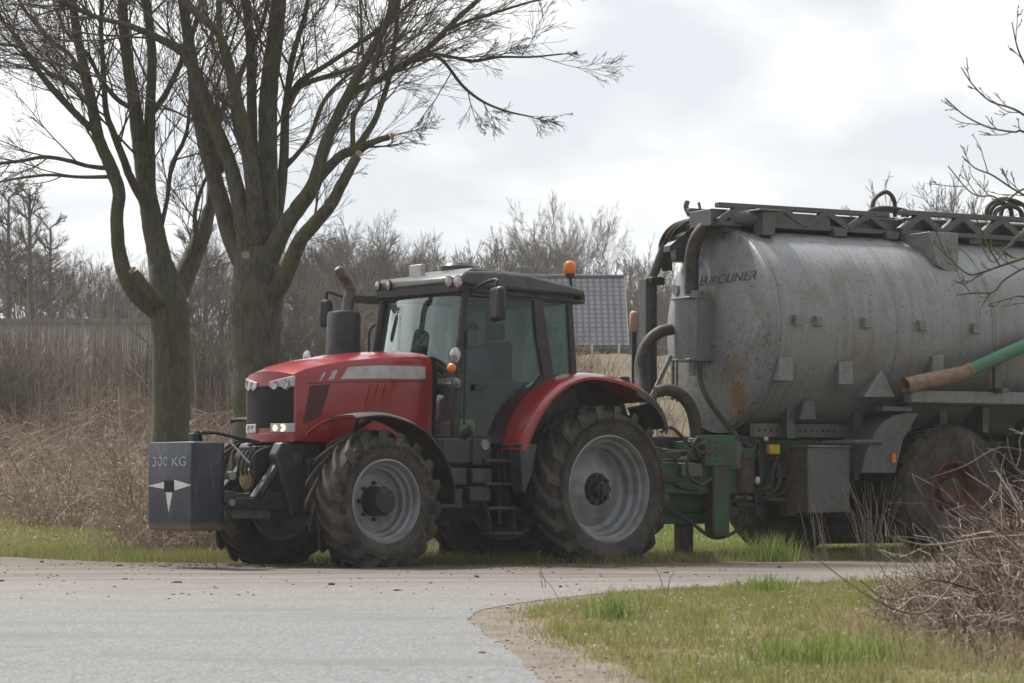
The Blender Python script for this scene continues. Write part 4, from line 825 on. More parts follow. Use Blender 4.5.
# big dry bramble bush in the right foreground
def bush():
    g = np.random.default_rng(77); tb = Tubes(); n = 4600; k = 7
    x0 = g.normal(3.0, 0.50, n); y0 = g.normal(13.6, 0.7, n); x0 = np.where(x0 < 2.08, 4.2 - x0, x0); H = g.uniform(0.15, 0.62, n) * np.clip((x0 - 1.9) / 0.95, 0.3, 1.32)
    a = g.uniform(0, 2 * np.pi, n); l = g.uniform(0.3, 1.25, n) * H
    t = np.linspace(0, 1, k)[None, :]; dr = g.uniform(0, 1.1, n)[:, None]; P = np.zeros((n, k, 3)); hor = l[:, None] * t ** 1.2
    P[:, :, 0] = x0[:, None] + np.cos(a)[:, None] * hor; P[:, :, 1] = y0[:, None] + np.sin(a)[:, None] * hor
    P[:, :, 2] = gz(x0, y0)[:, None] + H[:, None] * (1.45 * t - dr * 0.8 * t ** 2.4); P += g.normal(0, 0.014, (n, k, 3)) * np.linspace(0.3, 1, k)[None, :, None]
    P[:, :, 2] = np.maximum(P[:, :, 2], 0.01)
    tb.add(P, 0.0036 * g.uniform(0.45, 1.5, n)[:, None] * np.linspace(1.1, 0.5, k)[None, :], 4)
    m_ = 11000; i = g.integers(0, n, m_); j = g.integers(1, k, m_); p = P[i, j]; d = g.normal(0, 1, (m_, 3)); d[:, 2] += 0.3; d /= np.linalg.norm(d, axis=1, keepdims=True)
    tt = np.linspace(0, 1, 4)[None, :, None]; Q = p[:, None, :] + d[:, None, :] * g.uniform(0.06, 0.26, m_)[:, None, None] * tt + g.normal(0, 0.008, (m_, 4, 3)) * tt; Q[:, :, 2] = np.maximum(Q[:, :, 2], 0.01)
    tb.add(Q, np.full((m_, 1), 0.0019) * np.linspace(1.2, 0.7, 4)[None, :])
    for ln in ([(1040, 455, 13.8), (1000, 448, 13.6), (965, 466, 13.4), (930, 478, 13.3)], [(1030, 535, 13), (985, 538, 12.8), (930, 545, 12.7), (895, 538, 12.6)],
               [(960, 575, 12.6), (925, 612, 12.4), (885, 605, 12.2), (845, 580, 12.2), (800, 545, 12.2)], [(975, 590, 12.5), (930, 580, 12.4), (890, 600, 12.3), (860, 580, 12.2)], [(1010, 520, 14), (980, 470, 14), (972, 440, 14)]):
        sp = np.array(spline([at(*q_) for q_ in ln], 5)); tb.add(sp, np.linspace(0.0055, 0.0025, len(sp)), 5)
    root = tb.build('bramble_bush', 'bush'); tag(root, 'tangled dry reddish-brown bramble bush in the right foreground beside the road', 'bush')
bush()
# matted dead grass at its foot
g = np.random.default_rng(9); n = 9000; P = np.stack([g.normal(2.8, 0.5, n), g.normal(12.8, 0.9, n), np.zeros(n)], 1); P = P[P[:, 0] > 1.75]; P[:, 2] = gz(P[:, 0], P[:, 1])
tag(blades('matted_grass', P, g.uniform(0.06, 0.22, len(P)), g.uniform(0.003, 0.006, len(P)), 'straw', 1.4, 6), 'matted dead grass around the foot of the dry bush', 'grass', kind='stuff')

# ------------------------------------------------------------------ house, shed, fence on the bank
def house():
    Yh = 128.0; z0 = 5.7; xl, xr_ = (540 - 512) / F_PX * Yh, (628 - 512) / F_PX * Yh
    xl -= 7; root = empty('house', ((xl + xr_) / 2, Yh + 5, z0)); bx, by = (xl + xr_) / 2, Yh + 5
    zE, zR = CH + (HOR - 345) * Yh / F_PX - z0, CH + (HOR - 279) * (Yh + 4.5) / F_PX - z0; hw = (xr_ - xl) / 2
    m_ = MB(); m_.prism([(-4.6, -0.3), (4.6, -0.3), (4.6, zE + 0.05), (0, zR - 0.12), (-4.6, zE + 0.05)], -hw + 0.25, hw - 0.25)
    m_.v = [(y, x, z) for x, y, z in m_.v]; m_.build('wall', 'brick', root)
    m_ = MB(); th = 0.16
    for s in (-1, 1):
        m_.add([(-hw, s * 5.1, zE - 0.18), (hw, s * 5.1, zE - 0.18), (hw, 0, zR), (-hw, 0, zR), (-hw, s * 5.1, zE - 0.18 + th), (hw, s * 5.1, zE - 0.18 + th), (hw, 0, zR + th), (-hw, 0, zR + th)],
               [(0, 1, 2, 3), (4, 5, 6, 7), (0, 1, 5, 4), (1, 2, 6, 5), (3, 0, 4, 7)])
    rf = m_.build('roof', 'tiles', root)
    m_ = MB(); m_.tube([(-hw, 0, zR + th), (hw, 0, zR + th)], 0.11, 8); m_.build('ridge_tiles', 'roofgrey', rf)
    m_ = MB()
    for s in (-1, 1): m_.beam((hw + 0.03, s * 5.1, zE - 0.12), (hw + 0.03, 0, zR + 0.06), 0.06, 0.24)
    m_.build('barge_board', 'brick', rf)
    tag(root, 'house with a steep grey tiled roof on the bank behind the orange beacon', 'house')
house()
def shed():
    Ys = 78.0; xl, xr_ = -19.0, (185 - 512) / F_PX * Ys; z0 = float(zt(-12, Ys)) - 0.2; zT = CH + (HOR - 319) * Ys / F_PX
    root = empty('long_shed', ((xl + xr_) / 2, Ys + 3, z0)); hw = (xr_ - xl) / 2
    m_ = MB(); m_.b2((-hw, -3, -0.6), (hw, 3, zT - z0 - 0.14)); m_.build('wall', 'pale', root)
    m_ = MB(); m_.b2((-hw - 0.2, -3.3, zT - z0 - 0.14), (hw + 0.2, 3.3, zT - z0)); m_.build('roof', 'galv', root)
    tag(root, 'long low pale shed with a flat roof edge behind the dry stalks on the left', 'shed')
shed()
def fence():
    x0, x1, Y = (565 - 512) / F_PX * 112, (700 - 512) / F_PX * 112, 112.0; root = empty('wire_fence', (x0, Y, float(zt(x0, Y))))
    n = 6
    for i in range(n):
        x = (x1 - x0) * i / (n - 1); m_ = MB(); m_.beam((x, 0, -0.3), (x, 0, 1.25), 0.09, 0.09); m_.build('post', 'white', root)
    m_ = MB()
    for z in (0.45, 0.8, 1.12): m_.tube([(0, 0.07, z), (x1 - x0, 0.07, z)], 0.012, 4)
    m_.build('wires', 'galvdark', root); tag(root, 'post and wire fence with pale posts in front of the house', 'fence')
fence()
# ------------------------------------------------------------------ tractor
TR = empty('tractor', (TO[0], TO[1], 0.0), R(220))
tag(TR, 'red farm tractor with black cab frame and big muddy tyres standing on the road', 'tractor')

def tyre_mesh(Rr, rr, w_, nl, h, sgn, block=False):
    """axis y, outside at +y*sgn; h = axle height, the tread is flattened where it stands"""
    m_ = MB(); H2 = w_ / 2
    def prof(y):
        a = abs(y) / H2
        return Rr - 0.055 - 0.05 * a ** 2.5 - (0.10 * ((a - 0.8) / 0.2) ** 2 if a > 0.8 else 0)
    pr = [(-H2 * .80, rr - 0.01), (-H2 * .92, rr + .10 * (Rr - rr)), (-H2 * 1.0, rr + .38 * (Rr - rr)), (-H2 * 1.0, rr + .55 * (Rr - rr))]
    pr += [(y * H2, prof(y * H2)) for y in np.linspace(-1, 1, 13)]
    pr += [(-a, b) for a, b in pr[:4][::-1]]
    m_.lathe(pr, n=72)
    step = 2 * math.pi / nl
    for i in range(nl):
        for side in (-1, 1):
            if block:
                for (ya, yb) in ((0.02, 0.45), (0.55, 1.02)):
                    th = i * step + (step / 2 if (side > 0) ^ (ya > .5) else 0); rows = []
                    for q_ in (ya, yb):
                        y = side * q_ * H2; r0 = prof(min(max(y, -H2), H2)) - 0.01; r1 = r0 + 0.035
                        sk = q_ * 0.05
                        for dt in (-0.34 * step, 0.34 * step):
                            for r_ in (r0, r1): rows.append((y, th + dt + sk, r_))
                    P = [(r_ * math.cos(t_), y, r_ * math.sin(t_)) for y, t_, r_ in rows]
                    m_.add(P, [(0, 1, 3, 2), (4, 6, 7, 5), (0, 4, 5, 1), (2, 3, 7, 6), (1, 5, 7, 3)])
                continue
            th0 = i * step + (step / 2 if side > 0 else 0); secs = []; ns = 7
            for k in range(ns):
                t = k / (ns - 1); y = side * H2 * (0.02 + 1.0 * t); yc = max(-H2, min(H2, y))
                th = th0 - 0.42 * t ** 0.85 * (0.925 / Rr) * sgn_dir; hw = (0.038 + 0.016 * t) / Rr
                base = prof(yc); top = Rr - 0.018 * t ** 2; 
                if t > 0.84: top = base + 0.040
                secs.append([(y, th - hw * 1.25, base - .012), (y, th - hw * .8, top), (y, th + hw * .8, top), (y, th + hw * 1.25, base - .012)])
            # down the shoulder
            y = side * (H2 + 0.012); th = th0 - 0.47 * (0.925 / Rr) * sgn_dir; rb = rr + .52 * (Rr - rr)
            secs.append([(side * (H2 - .01), th - hw, rb), (y, th - hw * .7, rb + .01), (y, th + hw * .7, rb + .01), (side * (H2 - .01), th + hw, rb)])
            P = [(r_ * math.cos(t_), y_, r_ * math.sin(t_)) for s_ in secs for (y_, t_, r_) in s_]; fs = []
            for k in range(len(secs) - 1):
                for q_ in range(3): fs.append((k * 4 + q_, k * 4 + q_ + 1, k * 4 + q_ + 5, k * 4 + q_ + 4))
            fs += [(0, 1, 2, 3), tuple(len(P) - 4 + q_ for q_ in (3, 2, 1, 0))]; m_.add(P, fs)
    lo = -h + 0.004
    m_.v = [(x, y * (1 + (0.10 * max(0, (lo + 0.22 - z)) / 0.22 if z < lo + 0.22 else 0)), max(z, lo)) for x, y, z in m_.v]
    return m_
sgn_dir = 1

def tractor_wheel(x, yo, side, Rr, rr, w_, h, nl, rear, steer=0):
    """yo = outer face distance from the centre line"""
    yc = side * (yo - w_ / 2)
    rim = MB(); d = side; H = w_ / 2
    if rear: pr = [(H * .78, rr), (H * .84, rr + .012), (H * .86, rr - .012), (H * .74, rr - .035), (H * .60, rr - .04), (H * .55, rr - .075), (H * .30, rr - .085), (H * .22, rr - .13), (-.02, rr - .14), (-.05, rr - .19), (-.02, rr - .25), (0.03, .26), (0.05, .20), (0.05, .0)]
    else: pr = [(H * .78, rr), (H * .86, rr + .010), (H * .88, rr - .010), (H * .76, rr - .028), (H * .58, rr - .032), (H * .52, rr - .06), (H * .30, rr - .068), (H * .24, rr - .10), (-.0, rr - .11), (-.03, rr - .15), (-.01, .20), (0.0, .0)]
    rim.lathe([(d * a, b) for a, b in pr], n=56)
    rim.lathe([(-d * H * .78, rr), (-d * H * .85, rr), (-d * H * .8, rr - .04), (-d * H * .3, rr - .07), (-.02 * d, rr - .14)], n=56)
    wheel = rim.build('wheel', 'rim', TR, smooth=30, loc=(x, yc, h)); wheel.rotation_euler = (0, 0, steer)
    tyre_mesh(Rr, rr, w_, nl, h, 1).build('tyre', 'tyre', wheel, smooth=42)
    hb = MB()
    if rear:
        hb.lathe([(d * .05, .19), (d * .065, .185), (d * .07, .11), (d * .15, .09), (d * .155, .06), (d * .20, .055), (d * .205, 0)], n=28)
        for k in range(10): a = k * math.pi / 5; hb.cyl((.155 * math.cos(a), d * .05, .155 * math.sin(a)), (.155 * math.cos(a), d * .10, .155 * math.sin(a)), .026, 8)
    else:
        hb.lathe([(0, .165), (d * .05, .16), (d * .06, .15), (d * .20, .142), (d * .225, .12), (d * .23, 0)], n=28)
        for k in range(8): a = k * math.pi / 4; hb.cyl((.195 * math.cos(a), 0, .195 * math.sin(a)), (.195 * math.cos(a), d * .035, .195 * math.sin(a)), .022, 8)
    hb.build('hub', 'hub', wheel)
    return wheel
RX, FX, RH, FH = -0.27, 2.93, 0.84, 0.71
tractor_wheel(RX, 1.25, 1, 0.965, 0.615, 0.64, RH, 20, True); tractor_wheel(RX, 1.25, -1, 0.965, 0.615, 0.64, RH, 20, True)
tractor_wheel(FX, 1.24, 1, 0.765, 0.445, 0.54, FH, 18, False); tractor_wheel(FX, 1.24, -1, 0.765, 0.445, 0.54, FH, 18, False)

# chassis: gearbox, engine block, axles, front frame
m_ = MB()
m_.b2((-.7, -.36, .62), (1.3, .36, 1.35)); m_.b2((1.3, -.30, .60), (2.3, .30, 1.25)); m_.b2((2.2, -.34, .78), (3.62, .34, 1.30))
m_.b2((1.0, -.55, .48), (2.15, .55, 1.0)); m_.cyl((RX, -1.0, RH), (RX, 1.0, RH), .15, 16); m_.cyl((FX, -.98, FH), (FX, .98, FH), .10, 12); m_.b2((FX - .14, -.6, .55), (FX + .14, .6, .9))
m_.b2((-1.15, -.3, .55), (-.7, .3, .95)); m_.b2((2.35, .30, .95), (3.45, .50, 1.18)); m_.b2((2.35, -.50, .95), (3.45, -.30, 1.18))
m_.build('chassis', 'dark', TR, bevel=.02)
# front support casting and linkage
m_ = MB()
for s in (-1, 1):
    m_.prism([(3.22, 1.34), (3.72, 1.34), (3.80, 1.20), (3.74, .98), (3.66, .78), (3.60, .55), (3.30, .55), (3.20, .85)], s * .40, s * .24)
    m_.cyl((3.5, s * .415, 1.16), (3.5, s * .36, 1.16), .07, 14)
m_.build('front_frame', 'cast', TR, bevel=.025)
lk = MB()
for s in (-1, 1):
    lk.beam((3.5, s * .34, .66), (4.5, s * .40, .70), .07, .12); lk.cyl((4.42, s * .34, .74), (4.42, s * .47, .74), .085, 14); lk.beam((3.72, s * .32, 1.1), (4.05, s * .36, .72), .10, .10)
    lk.cyl((3.70, s * .33, 1.12), (3.98, s * .36, .80), .055, 12)
lk.b2((3.55, -.36, .52), (3.85, .36, .80)); lk.b2((3.6, -.16, .95), (3.9, .16, 1.3))
fl = lk.build('front_linkage', 'dark', TR, bevel=.012)
lk = MB(); lk.tube([(3.75, 0.02, 1.34), (4.30, 0.0, 1.44), (4.56, 0, 1.44)], [.024, .018, .026], 10); lk.b2((4.50, -.06, 1.32), (4.52, .06, 1.45)); lk.b2((4.54, -.05, 1.32), (4.62, .05, 1.43)); lk.build('top_link', 'dark', fl, bevel=.01)
lk = MB()
for k in range(4): lk.tube(spline([(3.72, .18 - k * .1, 1.30), (3.92, .20 - k * .09, 1.22), (3.95, .15 - k * .08, 1.02), (3.80, .16 - k * .1, .9)], 6), .014, 7)
lk.build('hydraulic_hose', 'hose', fl)
lk = MB(); c_ = T(247, 479, .02); c_[0] = 3.93; lk.lathe([(3.93, 0), (3.945, .085), (3.935, .115), (3.90, .12), (3.88, .10)], (0, .02, c_[2]), 'x', 24); lk.build('shaft_cover', 'yellowdisc', fl)
lk = MB(); lk.cyl((3.98, .16, 1.12), (4.12, -.02, 1.36), .012, 8); lk.build('lever', 'silver', fl)
for z_, r_ in ((.98, .045), (.70, .035)):
    lk = MB(); lk.cyl((4.42, .42, z_), (4.42, .50, z_), r_, 12); lk.build('linkage_pin', 'galv', fl)

# bonnet
XS = [1.76, 2.1, 2.5, 2.9, 3.24, 3.45, 3.585]; HWd = [.49, .49, .485, .48, .475, .47, .46]
ZT = [2.295, 2.285, 2.26, 2.215, 2.16, 2.11, 2.055]; ZC = [2.385, 2.38, 2.355, 2.31, 2.25, 2.19, 2.115]; ZB = [1.24, 1.26, 1.30, 1.33, 1.345, 1.35, 1.355]
def bw(x): return float(np.interp(x, XS, HWd))
def bonnet_side(x, z):
    zt_ = np.interp(x, XS, ZT); return bw(x) * (1.0 + 0.03 * max(0.0, 1 - abs(z - (zt_ - .3)) / .45))
def nose(y): return 3.585 + 0.10 * (1 - (min(abs(y), .46) / .46) ** 2)
m_ = MB(); rows = []
for x, hw, z1, zc, zb in zip(XS, HWd, ZT, ZC, ZB):
    half = [(bonnet_side(x, zb), zb), (bonnet_side(x, zb + .3), zb + .3), (bonnet_side(x, z1 - .3), z1 - .3), (bonnet_side(x, z1 - .10), z1 - .10), (hw * .985, z1 - .03), (hw * .93, z1 + (zc - z1) * .18), (hw * .72, z1 + (zc - z1) * .55), (hw * .4, z1 + (zc - z1) * .86), (0, zc)]
    sec = half + [(-y, z) for y, z in half[:-1][::-1]]; k = max(0., (x - 3.24) / .345) ** 1.5
    rows.append([(x + k * .10 * (1 - min(1, abs(y) / hw) ** 2), y, z) for y, z in sec])
m_.grid(rows)
last = rows[-1]; top = last[4:-4]; m_.grid([top, [(x, y, 1.355) for x, y, z in top]])
first = rows[0]; m_.add(first, [tuple(range(len(first)))])
m_.add([last[i] for i in (0, 1, 2, 3, 4)] + [(last[4][0], last[4][1], 1.355)], [(0, 1, 2, 3, 4, 5)]); m_.add([last[-1 - i] for i in (0, 1, 2, 3, 4)] + [(last[4][0], -last[4][1], 1.355)], [(0, 1, 2, 3, 4, 5)])
bonnet = m_.build('bonnet', 'red', TR, smooth=32)
def nose_plate(name, y0, y1, zf0, zf1, th, m, n=14):
    q_ = MB(); A = []; B = []
    for i in range(n + 1):
        y = y0 + (y1 - y0) * i / n; A.append((nose(y) - .004, y, zf0(y))); B.append((nose(y) - .004, y, zf1(y)))
    q_.shell([A, B], (th, 0, 0)); return q_.build(name, m, bonnet, bevel=.004)
ztop = lambda y: 1.975 + .03 * (1 - (y / .41) ** 2) - (.0 if abs(y) > .18 else .0)
nose_plate('grille', -.435, .435, lambda y: 1.50, lambda y: 1.955 - .02 * (y / .4) ** 2, .012, 'grille')
nose_plate('bumper_strip', -.45, .45, lambda y: 1.345, lambda y: 1.44, .016, 'red')
for s in (1, -1):
    a, b = (.12, .455) if s > 0 else (-.455, -.12)
    hl = nose_plate('headlight', a, b, lambda y: 1.925 - .018 * math.sin(abs(y) * 40), lambda y: 1.99 + .06 * (abs(y) - .1) / .34, .024, 'silver', 16)
    for yy, r_ in ((.22, .040), (.36, .050)):
        q_ = MB(); q_.lathe([(nose(yy) + .018, 0), (nose(yy) + .0235, r_ * .5), (nose(yy) + .025, r_), (nose(yy) + .012, r_ * 1.05)], (0, s * yy, 1.962 + .012 * (yy > .3)), 'x', 18); q_.build('lens', 'headlens', hl)
    lo = nose_plate('fog_light', a + (.02 if s > 0 else 0), b - (0 if s > 0 else .02), lambda y: 1.45, lambda y: 1.545, .022, 'silver', 8)
    for yy, r_ in ((.21, .032), (.31, .038)):
        q_ = MB(); q_.lathe([(nose(yy) + .016, 0), (nose(yy) + .0225, r_ * .6), (nose(yy) + .0235, r_), (nose(yy) + .01, r_ * 1.05)], (0, s * yy, 1.497), 'x', 18); q_.build('lens', 'litlamp' if (s > 0 and yy > .2) else 'headlens', lo)
# side: silver stripe, slashes, vents, mesh panel, wheel-arch line
def side_plate(name, poly, th, m, parent=bonnet, both=True, dens=10):
    o = None
    for s in ((1, -1) if both else (1,)):
        q_ = MB(); k = len(poly) // 2; U = np.array(poly[:k]); D = np.array(poly[k:][::-1]); U = np.array([U[0] + (U[-1] - U[0]) * t if k == 2 else np.array([np.interp(t * (k - 1), range(k), U[:, c]) for c in (0, 1)]) for t in np.linspace(0, 1, 9)]); D = np.array([D[0] + (D[-1] - D[0]) * t if k == 2 else np.array([np.interp(t * (k - 1), range(k), D[:, c]) for c in (0, 1)]) for t in np.linspace(0, 1, 9)])
        rows = [[(p[0], s * (bonnet_side(p[0], p[1]) - .012), p[1]) for p in U + (D - U) * t] for t in np.linspace(0, 1, 9)]
        q_.shell(rows, (0, s * (th + .012), 0)); o = q_.build(name, m, parent, smooth=25)
    return o
def px(*uv): return [tuple(T(u, v, .45)[[0, 2]]) for u, v in uv]
up_, lo_ = px((347, 367), (375, 365.5), (400, 366), (422.5, 367)), px((422.5, 379), (400, 379), (375, 378.5), (338, 379))
side_plate('silver_stripe', up_ + lo_, .004, 'silver')
side_plate('silver_slash', px((331, 371), (336, 370), (331.5, 379), (326.5, 380)), .004, 'silver', dens=3); side_plate('silver_slash', px((322, 373), (324, 372.5), (319, 380.5), (317, 381)), .004, 'silver', dens=3)
side_plate('side_vent_mesh', px((308, 386), (318, 385), (328, 384)) + px((319, 416), (311, 420), (302, 424)), .004, 'mesh')
for k in range(3): side_plate('vent_slot', px((368 + k * 7.4, 383), (374 + k * 7.4, 383), (370 + k * 7.4, 408), (362.5 + k * 7.4, 408)), .010, 'red', dens=4)
q_ = MB()
for s in (1, -1):
    arc = [T(u, v, .46) for u, v in ((304, 436), (312, 428), (324, 421), (338, 417.5), (356, 417), (380, 420))]
    q_.tube(spline([(p[0], s * (bonnet_side(p[0], p[2]) + .002), p[2]) for p in arc], 6), .018, 8)
q_.build('arch_moulding', 'red', bonnet)
side_plate('panel_gap', px((306, 383.5), (330, 382), (380, 381.2), (424, 381.5)) + px((424, 382.3), (380, 381.9), (330, 382.6), (306, 384.1)), .003, 'grille')
q_ = MB(); q_.cyl((3.36, 0, 2.17), (3.36, 0, 2.215), .018, 10); q_.build('bonnet_catch', 'black', bonnet)

# exhaust
ey = -.50
def Te(u, v): return T(u, v, ey)
c0, c1 = Te(342.5, 358), Te(344, 312)
m_ = MB(); m_.tube([c0 + V(0, 0, -.25), c1 + V(0, 0, -.03), c1], [.205, .19, .17], 24); m_.tube([c1, c1 + V(0, 0, .012)], [.17, .10], 24)
ex_ = m_.build('exhaust', 'black', TR, smooth=50); ex_.name = 'exhaust_silencer'
m_ = MB(); pts = [Te(347, 313), Te(348.5, 300), Te(350, 291), Te(347.5, 282), Te(342.5, 275), Te(337, 268)]; m_.tube(spline(pts, 5), [.066] * 21 + [.066, .065, .062, .052, .035], 14)
m_.build('exhaust_pipe', 'pipe', ex_, smooth=50)

# cab
def ycab(z): return .82 - .075 * (z - 1.4) / 1.65
def cabpt(x, z, s): return V(x, s * ycab(z), z)
m_ = MB()
AX = lambda z: 1.70 - .22 * max(0.0, (z - 1.42) / 1.62) ** 1.3
for s in (1, -1):
    m_.tube([cabpt(AX(z), z, s) for z in np.linspace(1.38, 3.08, 9)], .052, 8)
    Bp = [(.42, 3.06), (.40, 2.7), (.33, 2.3), (.30, 2.0)]
    m_.prism([(.50, 3.06), (.37, 3.06), (.20, 2.0), (.38, 2.1), (.47, 2.6)], lambda x, z: s * (ycab(z) - .07), lambda x, z: s * (ycab(z) + .012))
    m_.prism([(-.02, 3.05), (-.10, 3.05), (-.14, 2.0), (-.05, 2.0)], lambda x, z: s * (ycab(z) - .06), lambda x, z: s * (ycab(z) + .006))
    m_.prism([(1.72, 1.36), (1.72, 1.45), (1.02, 1.43), (.30, 2.26), (.30, 2.14), (.98, 1.34)], lambda x, z: s * (ycab(z) - .06), lambda x, z: s * (ycab(z) + .008))
    m_.prism([(1.53, 3.08), (1.53, 3.0), (-.08, 2.97), (-.08, 3.08)], lambda x, z: s * (ycab(z) - .06), lambda x, z: s * (ycab(z) + .007))
    m_.prism([(.3, 2.16), (-.12, 2.16), (-.12, 2.02), (.3, 2.02)], lambda x, z: s * (ycab(z) - .06), lambda x, z: s * (ycab(z) + .004))
    m_.prism([(1.02, 1.40), (.28, 2.18), (-.12, 2.08), (-.30, 1.30), (1.0, 1.30)], s * .70, s * .76)
m_.b2((1.66, -.80, 1.34), (1.74, .80, 1.44)); m_.b2((1.44, -.76, 3.0), (1.52, .76, 3.08)); m_.b2((-.12, -.76, 2.98), (-.05, .76, 3.07)); m_.b2((-.13, -.78, 2.0), (-.07, .78, 2.1))
m_.b2((-.28, -.72, 1.22), (1.66, .72, 1.36))
cab = m_.build('cab_frame', 'black', TR, bevel=.008)
# panes
def pane(name, pts, nrm, th=.008):
    q_ = MB(); k = len(pts); nrm = V(*nrm) * th; q_.add([V(*p) for p in pts] + [V(*p) + nrm for p in pts], [tuple(range(k)), tuple(range(2 * k - 1, k - 1, -1))] + [(i, i + k, (i + 1) % k + k, (i + 1) % k) for i in range(k)])
    return q_.build(name, 'glass', cab, smooth=20)
q_ = MB(); rows = []
for z in np.linspace(1.44, 3.0, 7):
    rows.append([(AX(z) - .025 + .10 * (1 - (y / .76) ** 2), y * (ycab(z) - .045) / .76, z) for y in np.linspace(-.76, .76, 11)])
q_.shell(rows, (.008, 0, 0)); q_.build('windscreen', 'screen', cab, smooth=60)
for s in (1, -1):
    pane('door_glass', [cabpt(x, z, s) + V(0, -s * .02, 0) for x, z in ((AX(1.45) - .04, 1.45), (AX(2.2) - .04, 2.2), (AX(2.98) - .04, 2.98), (.46, 2.99), (.43, 2.6), (.335, 2.19), (.995, 1.40))], (0, s, 0))
    pane('quarter_glass', [cabpt(x, z, s) + V(0, -s * .02, 0) for x, z in ((.36, 2.98), (-.03, 2.98), (-.06, 2.15), (.24, 2.15))], (0, s, 0))
pane('rear_window', [(-.09, -.73, 2.98), (-.09, .73, 2.98), (-.10, .76, 2.1), (-.10, -.76, 2.1)], (-1, 0, 0))
q_ = MB(); p0 = cabpt(1.42, 1.62, 1); q_.tube([cabpt(1.58, 1.55, 1) + V(0, .03, 0), cabpt(1.57, 2.0, 1) + V(0, .05, 0), cabpt(1.52, 2.6, 1) + V(0, .05, 0)], .014, 8); q_.b2(tuple(cabpt(1.25, 1.95, 1) + V(-.02, -.02, -.01)), tuple(cabpt(1.40, 1.99, 1) + V(0, .03, .02))); q_.build('door_handle', 'black', cab)
q_ = MB(); q_.tube([T(395, 354, -.3) * V(0, 1, 1) + V(AX(2.3) + .11, 0, 0), V(AX(2.32) + .12, .15, 2.34), ], .012, 6); q_.build('wiper', 'black', cab)
# roof
m_ = MB()
roofp = [(1.60, 3.12), (1.60, 3.19), (1.50, 3.262), (1.1, 3.285), (.6, 3.27), (-.10, 3.17), (-.26, 3.14), (-.26, 3.05), (-.1, 3.06), (1.4, 3.10)]
m_.prism(roofp, -.80, .80)
roof = m_.build('roof', 'roofgrey', TR, bevel=.045, smooth=45)
m_ = MB(); m_.prism([(1.35, 3.25), (1.2, 3.335), (.2, 3.305), (-.05, 3.165)], -.55, .55); m_.build('roof_crown', 'roofgrey', roof, bevel=.03)
m_ = MB(); m_.prism([(1.585, 3.03), (1.585, 3.185), (1.45, 3.22), (1.2, 3.09), (-.28, 3.02), (-.28, 2.98), (1.3, 3.03)], -.77, .77)
m_.b2((-.31, -.74, 3.00), (-.24, .74, 3.10)); m_.build('roof_underside', 'black', roof, bevel=.015)
def lamp(name, c, r, parent, d=(1, 0, 0), mats=('black', 'chrome', 'lens')):
    c = V(*c); d = unit(V(*d)); q_ = MB(); q_.tube([c - d * r * .9, c - d * .02, c], [r * .6, r * 1.12, r * 1.15], 18); lo_ = q_.build(name, mats[0], parent, smooth=50)
    q_ = MB(); q_.tube([c + d * .001, c + d * .005, c + d * .003, c + d * .002], [r * 1.0, r * .92, r * .6, r * .05], 18); q_.build('lens', mats[2], lo_, smooth=60); return lo_
for u, v, r_ in ((449, 281.5, .055), (465, 281, .062), (388, 285, .055), (377.5, 285.5, .05)):
    t_ = (u - 512) / F_PX; x = 1.605; y = (TO[0] - .766 * x - t_ * (TO[1] - .643 * x)) / (-.643 - t_ * .766); p = T(u, v, y)
    lamp('work_light', (1.61, max(-.77, min(.77, y)), p[2]), r_, roof, (1, .25 if y > 0 else -.15, -.05))
m_ = MB(); c_ = T(416.5, 273, -.18); m_.box((1.44, c_[1], c_[2]), (.07, .22, .19)); m_.build('receiver_box', 'silver', roof, bevel=.012)
m_ = MB(); c_ = T(455, 267.5, -.05); m_.lathe([(-.06, .02), (-.06, .20), (-.015, .205), (.02, .17), (.03, 0)], (.95, c_[1], 3.41), 'z', 24); m_.build('roof_hatch', 'roofgrey', roof)
m_ = MB(); m_.box((.30, .35, 3.36), (.16, .12, .09)); m_.build('antenna_box', 'galv', roof, bevel=.01)
bx_, bz_ = -.27, 3.14; by_ = .5
m_ = MB(); m_.tube(spline([(-.20, by_ + .1, 3.08), (-.27, by_ + .1, 3.10), (-.29, by_ + .02, 3.20), (-.28, by_, 3.32)], 6), .018, 8); m_.cyl((-.28, by_, 3.30), (-.28, by_, 3.345), .055, 16); be = m_.build('beacon', 'black', roof)
m_ = MB(); m_.lathe([(.345, .062), (.36, .07), (.44, .072), (.475, .06), (.495, .03), (.50, 0)], (-.28, by_, 3.0), 'z', 20); m_.build('beacon_lens', 'orange', be, smooth=60)
# mirrors
for s, (cu, cv), (w_, h_) in ((1, (497.5, 304), (.30, .38)), (-1, (326.5, 313.5), (.17, .33))):
    if s > 0: yy = 1.25; c = T(cu, cv, yy); arm = [(1.46, .74, 3.02), (1.42, 1.0, 3.12), (c[0] + .0, yy - .02, 3.14), (c[0] + .02, yy, c[2] + .17)]
    else: yy = -1.35; c = T(cu, cv, yy); arm = [(1.50, -.74, 3.02), (1.62, -1.0, 3.03), (1.74, -1.12, 3.06), (c[0], yy + .05, c[2] + .25), (c[0], yy, c[2] + .2), (c[0], yy, c[2] + .1)]
    q_ = MB(); q_.tube(spline(arm, 4), .020, 8); 
    if s < 0: q_.beam((1.50, -.78, 3.02), (1.72, -1.12, 3.05), .07, .09)
    ar = q_.build('mirror_arm', 'black', cab)
    q_ = MB(); q_.box(c, (.11, w_, h_), (Vector((0, 0, 1)), R(-18 * s))); mo = q_.build('mirror_housing', 'mirror', ar, bevel=.045, smooth=60)
q_ = MB(); hp = [T(u, v, -.95) for u, v in ((369, 355), (369, 337), (371, 328), (378, 324), (386, 324))]; q_.tube(spline(hp, 4), .014, 8); q_.build('grab_rail', 'black', cab)
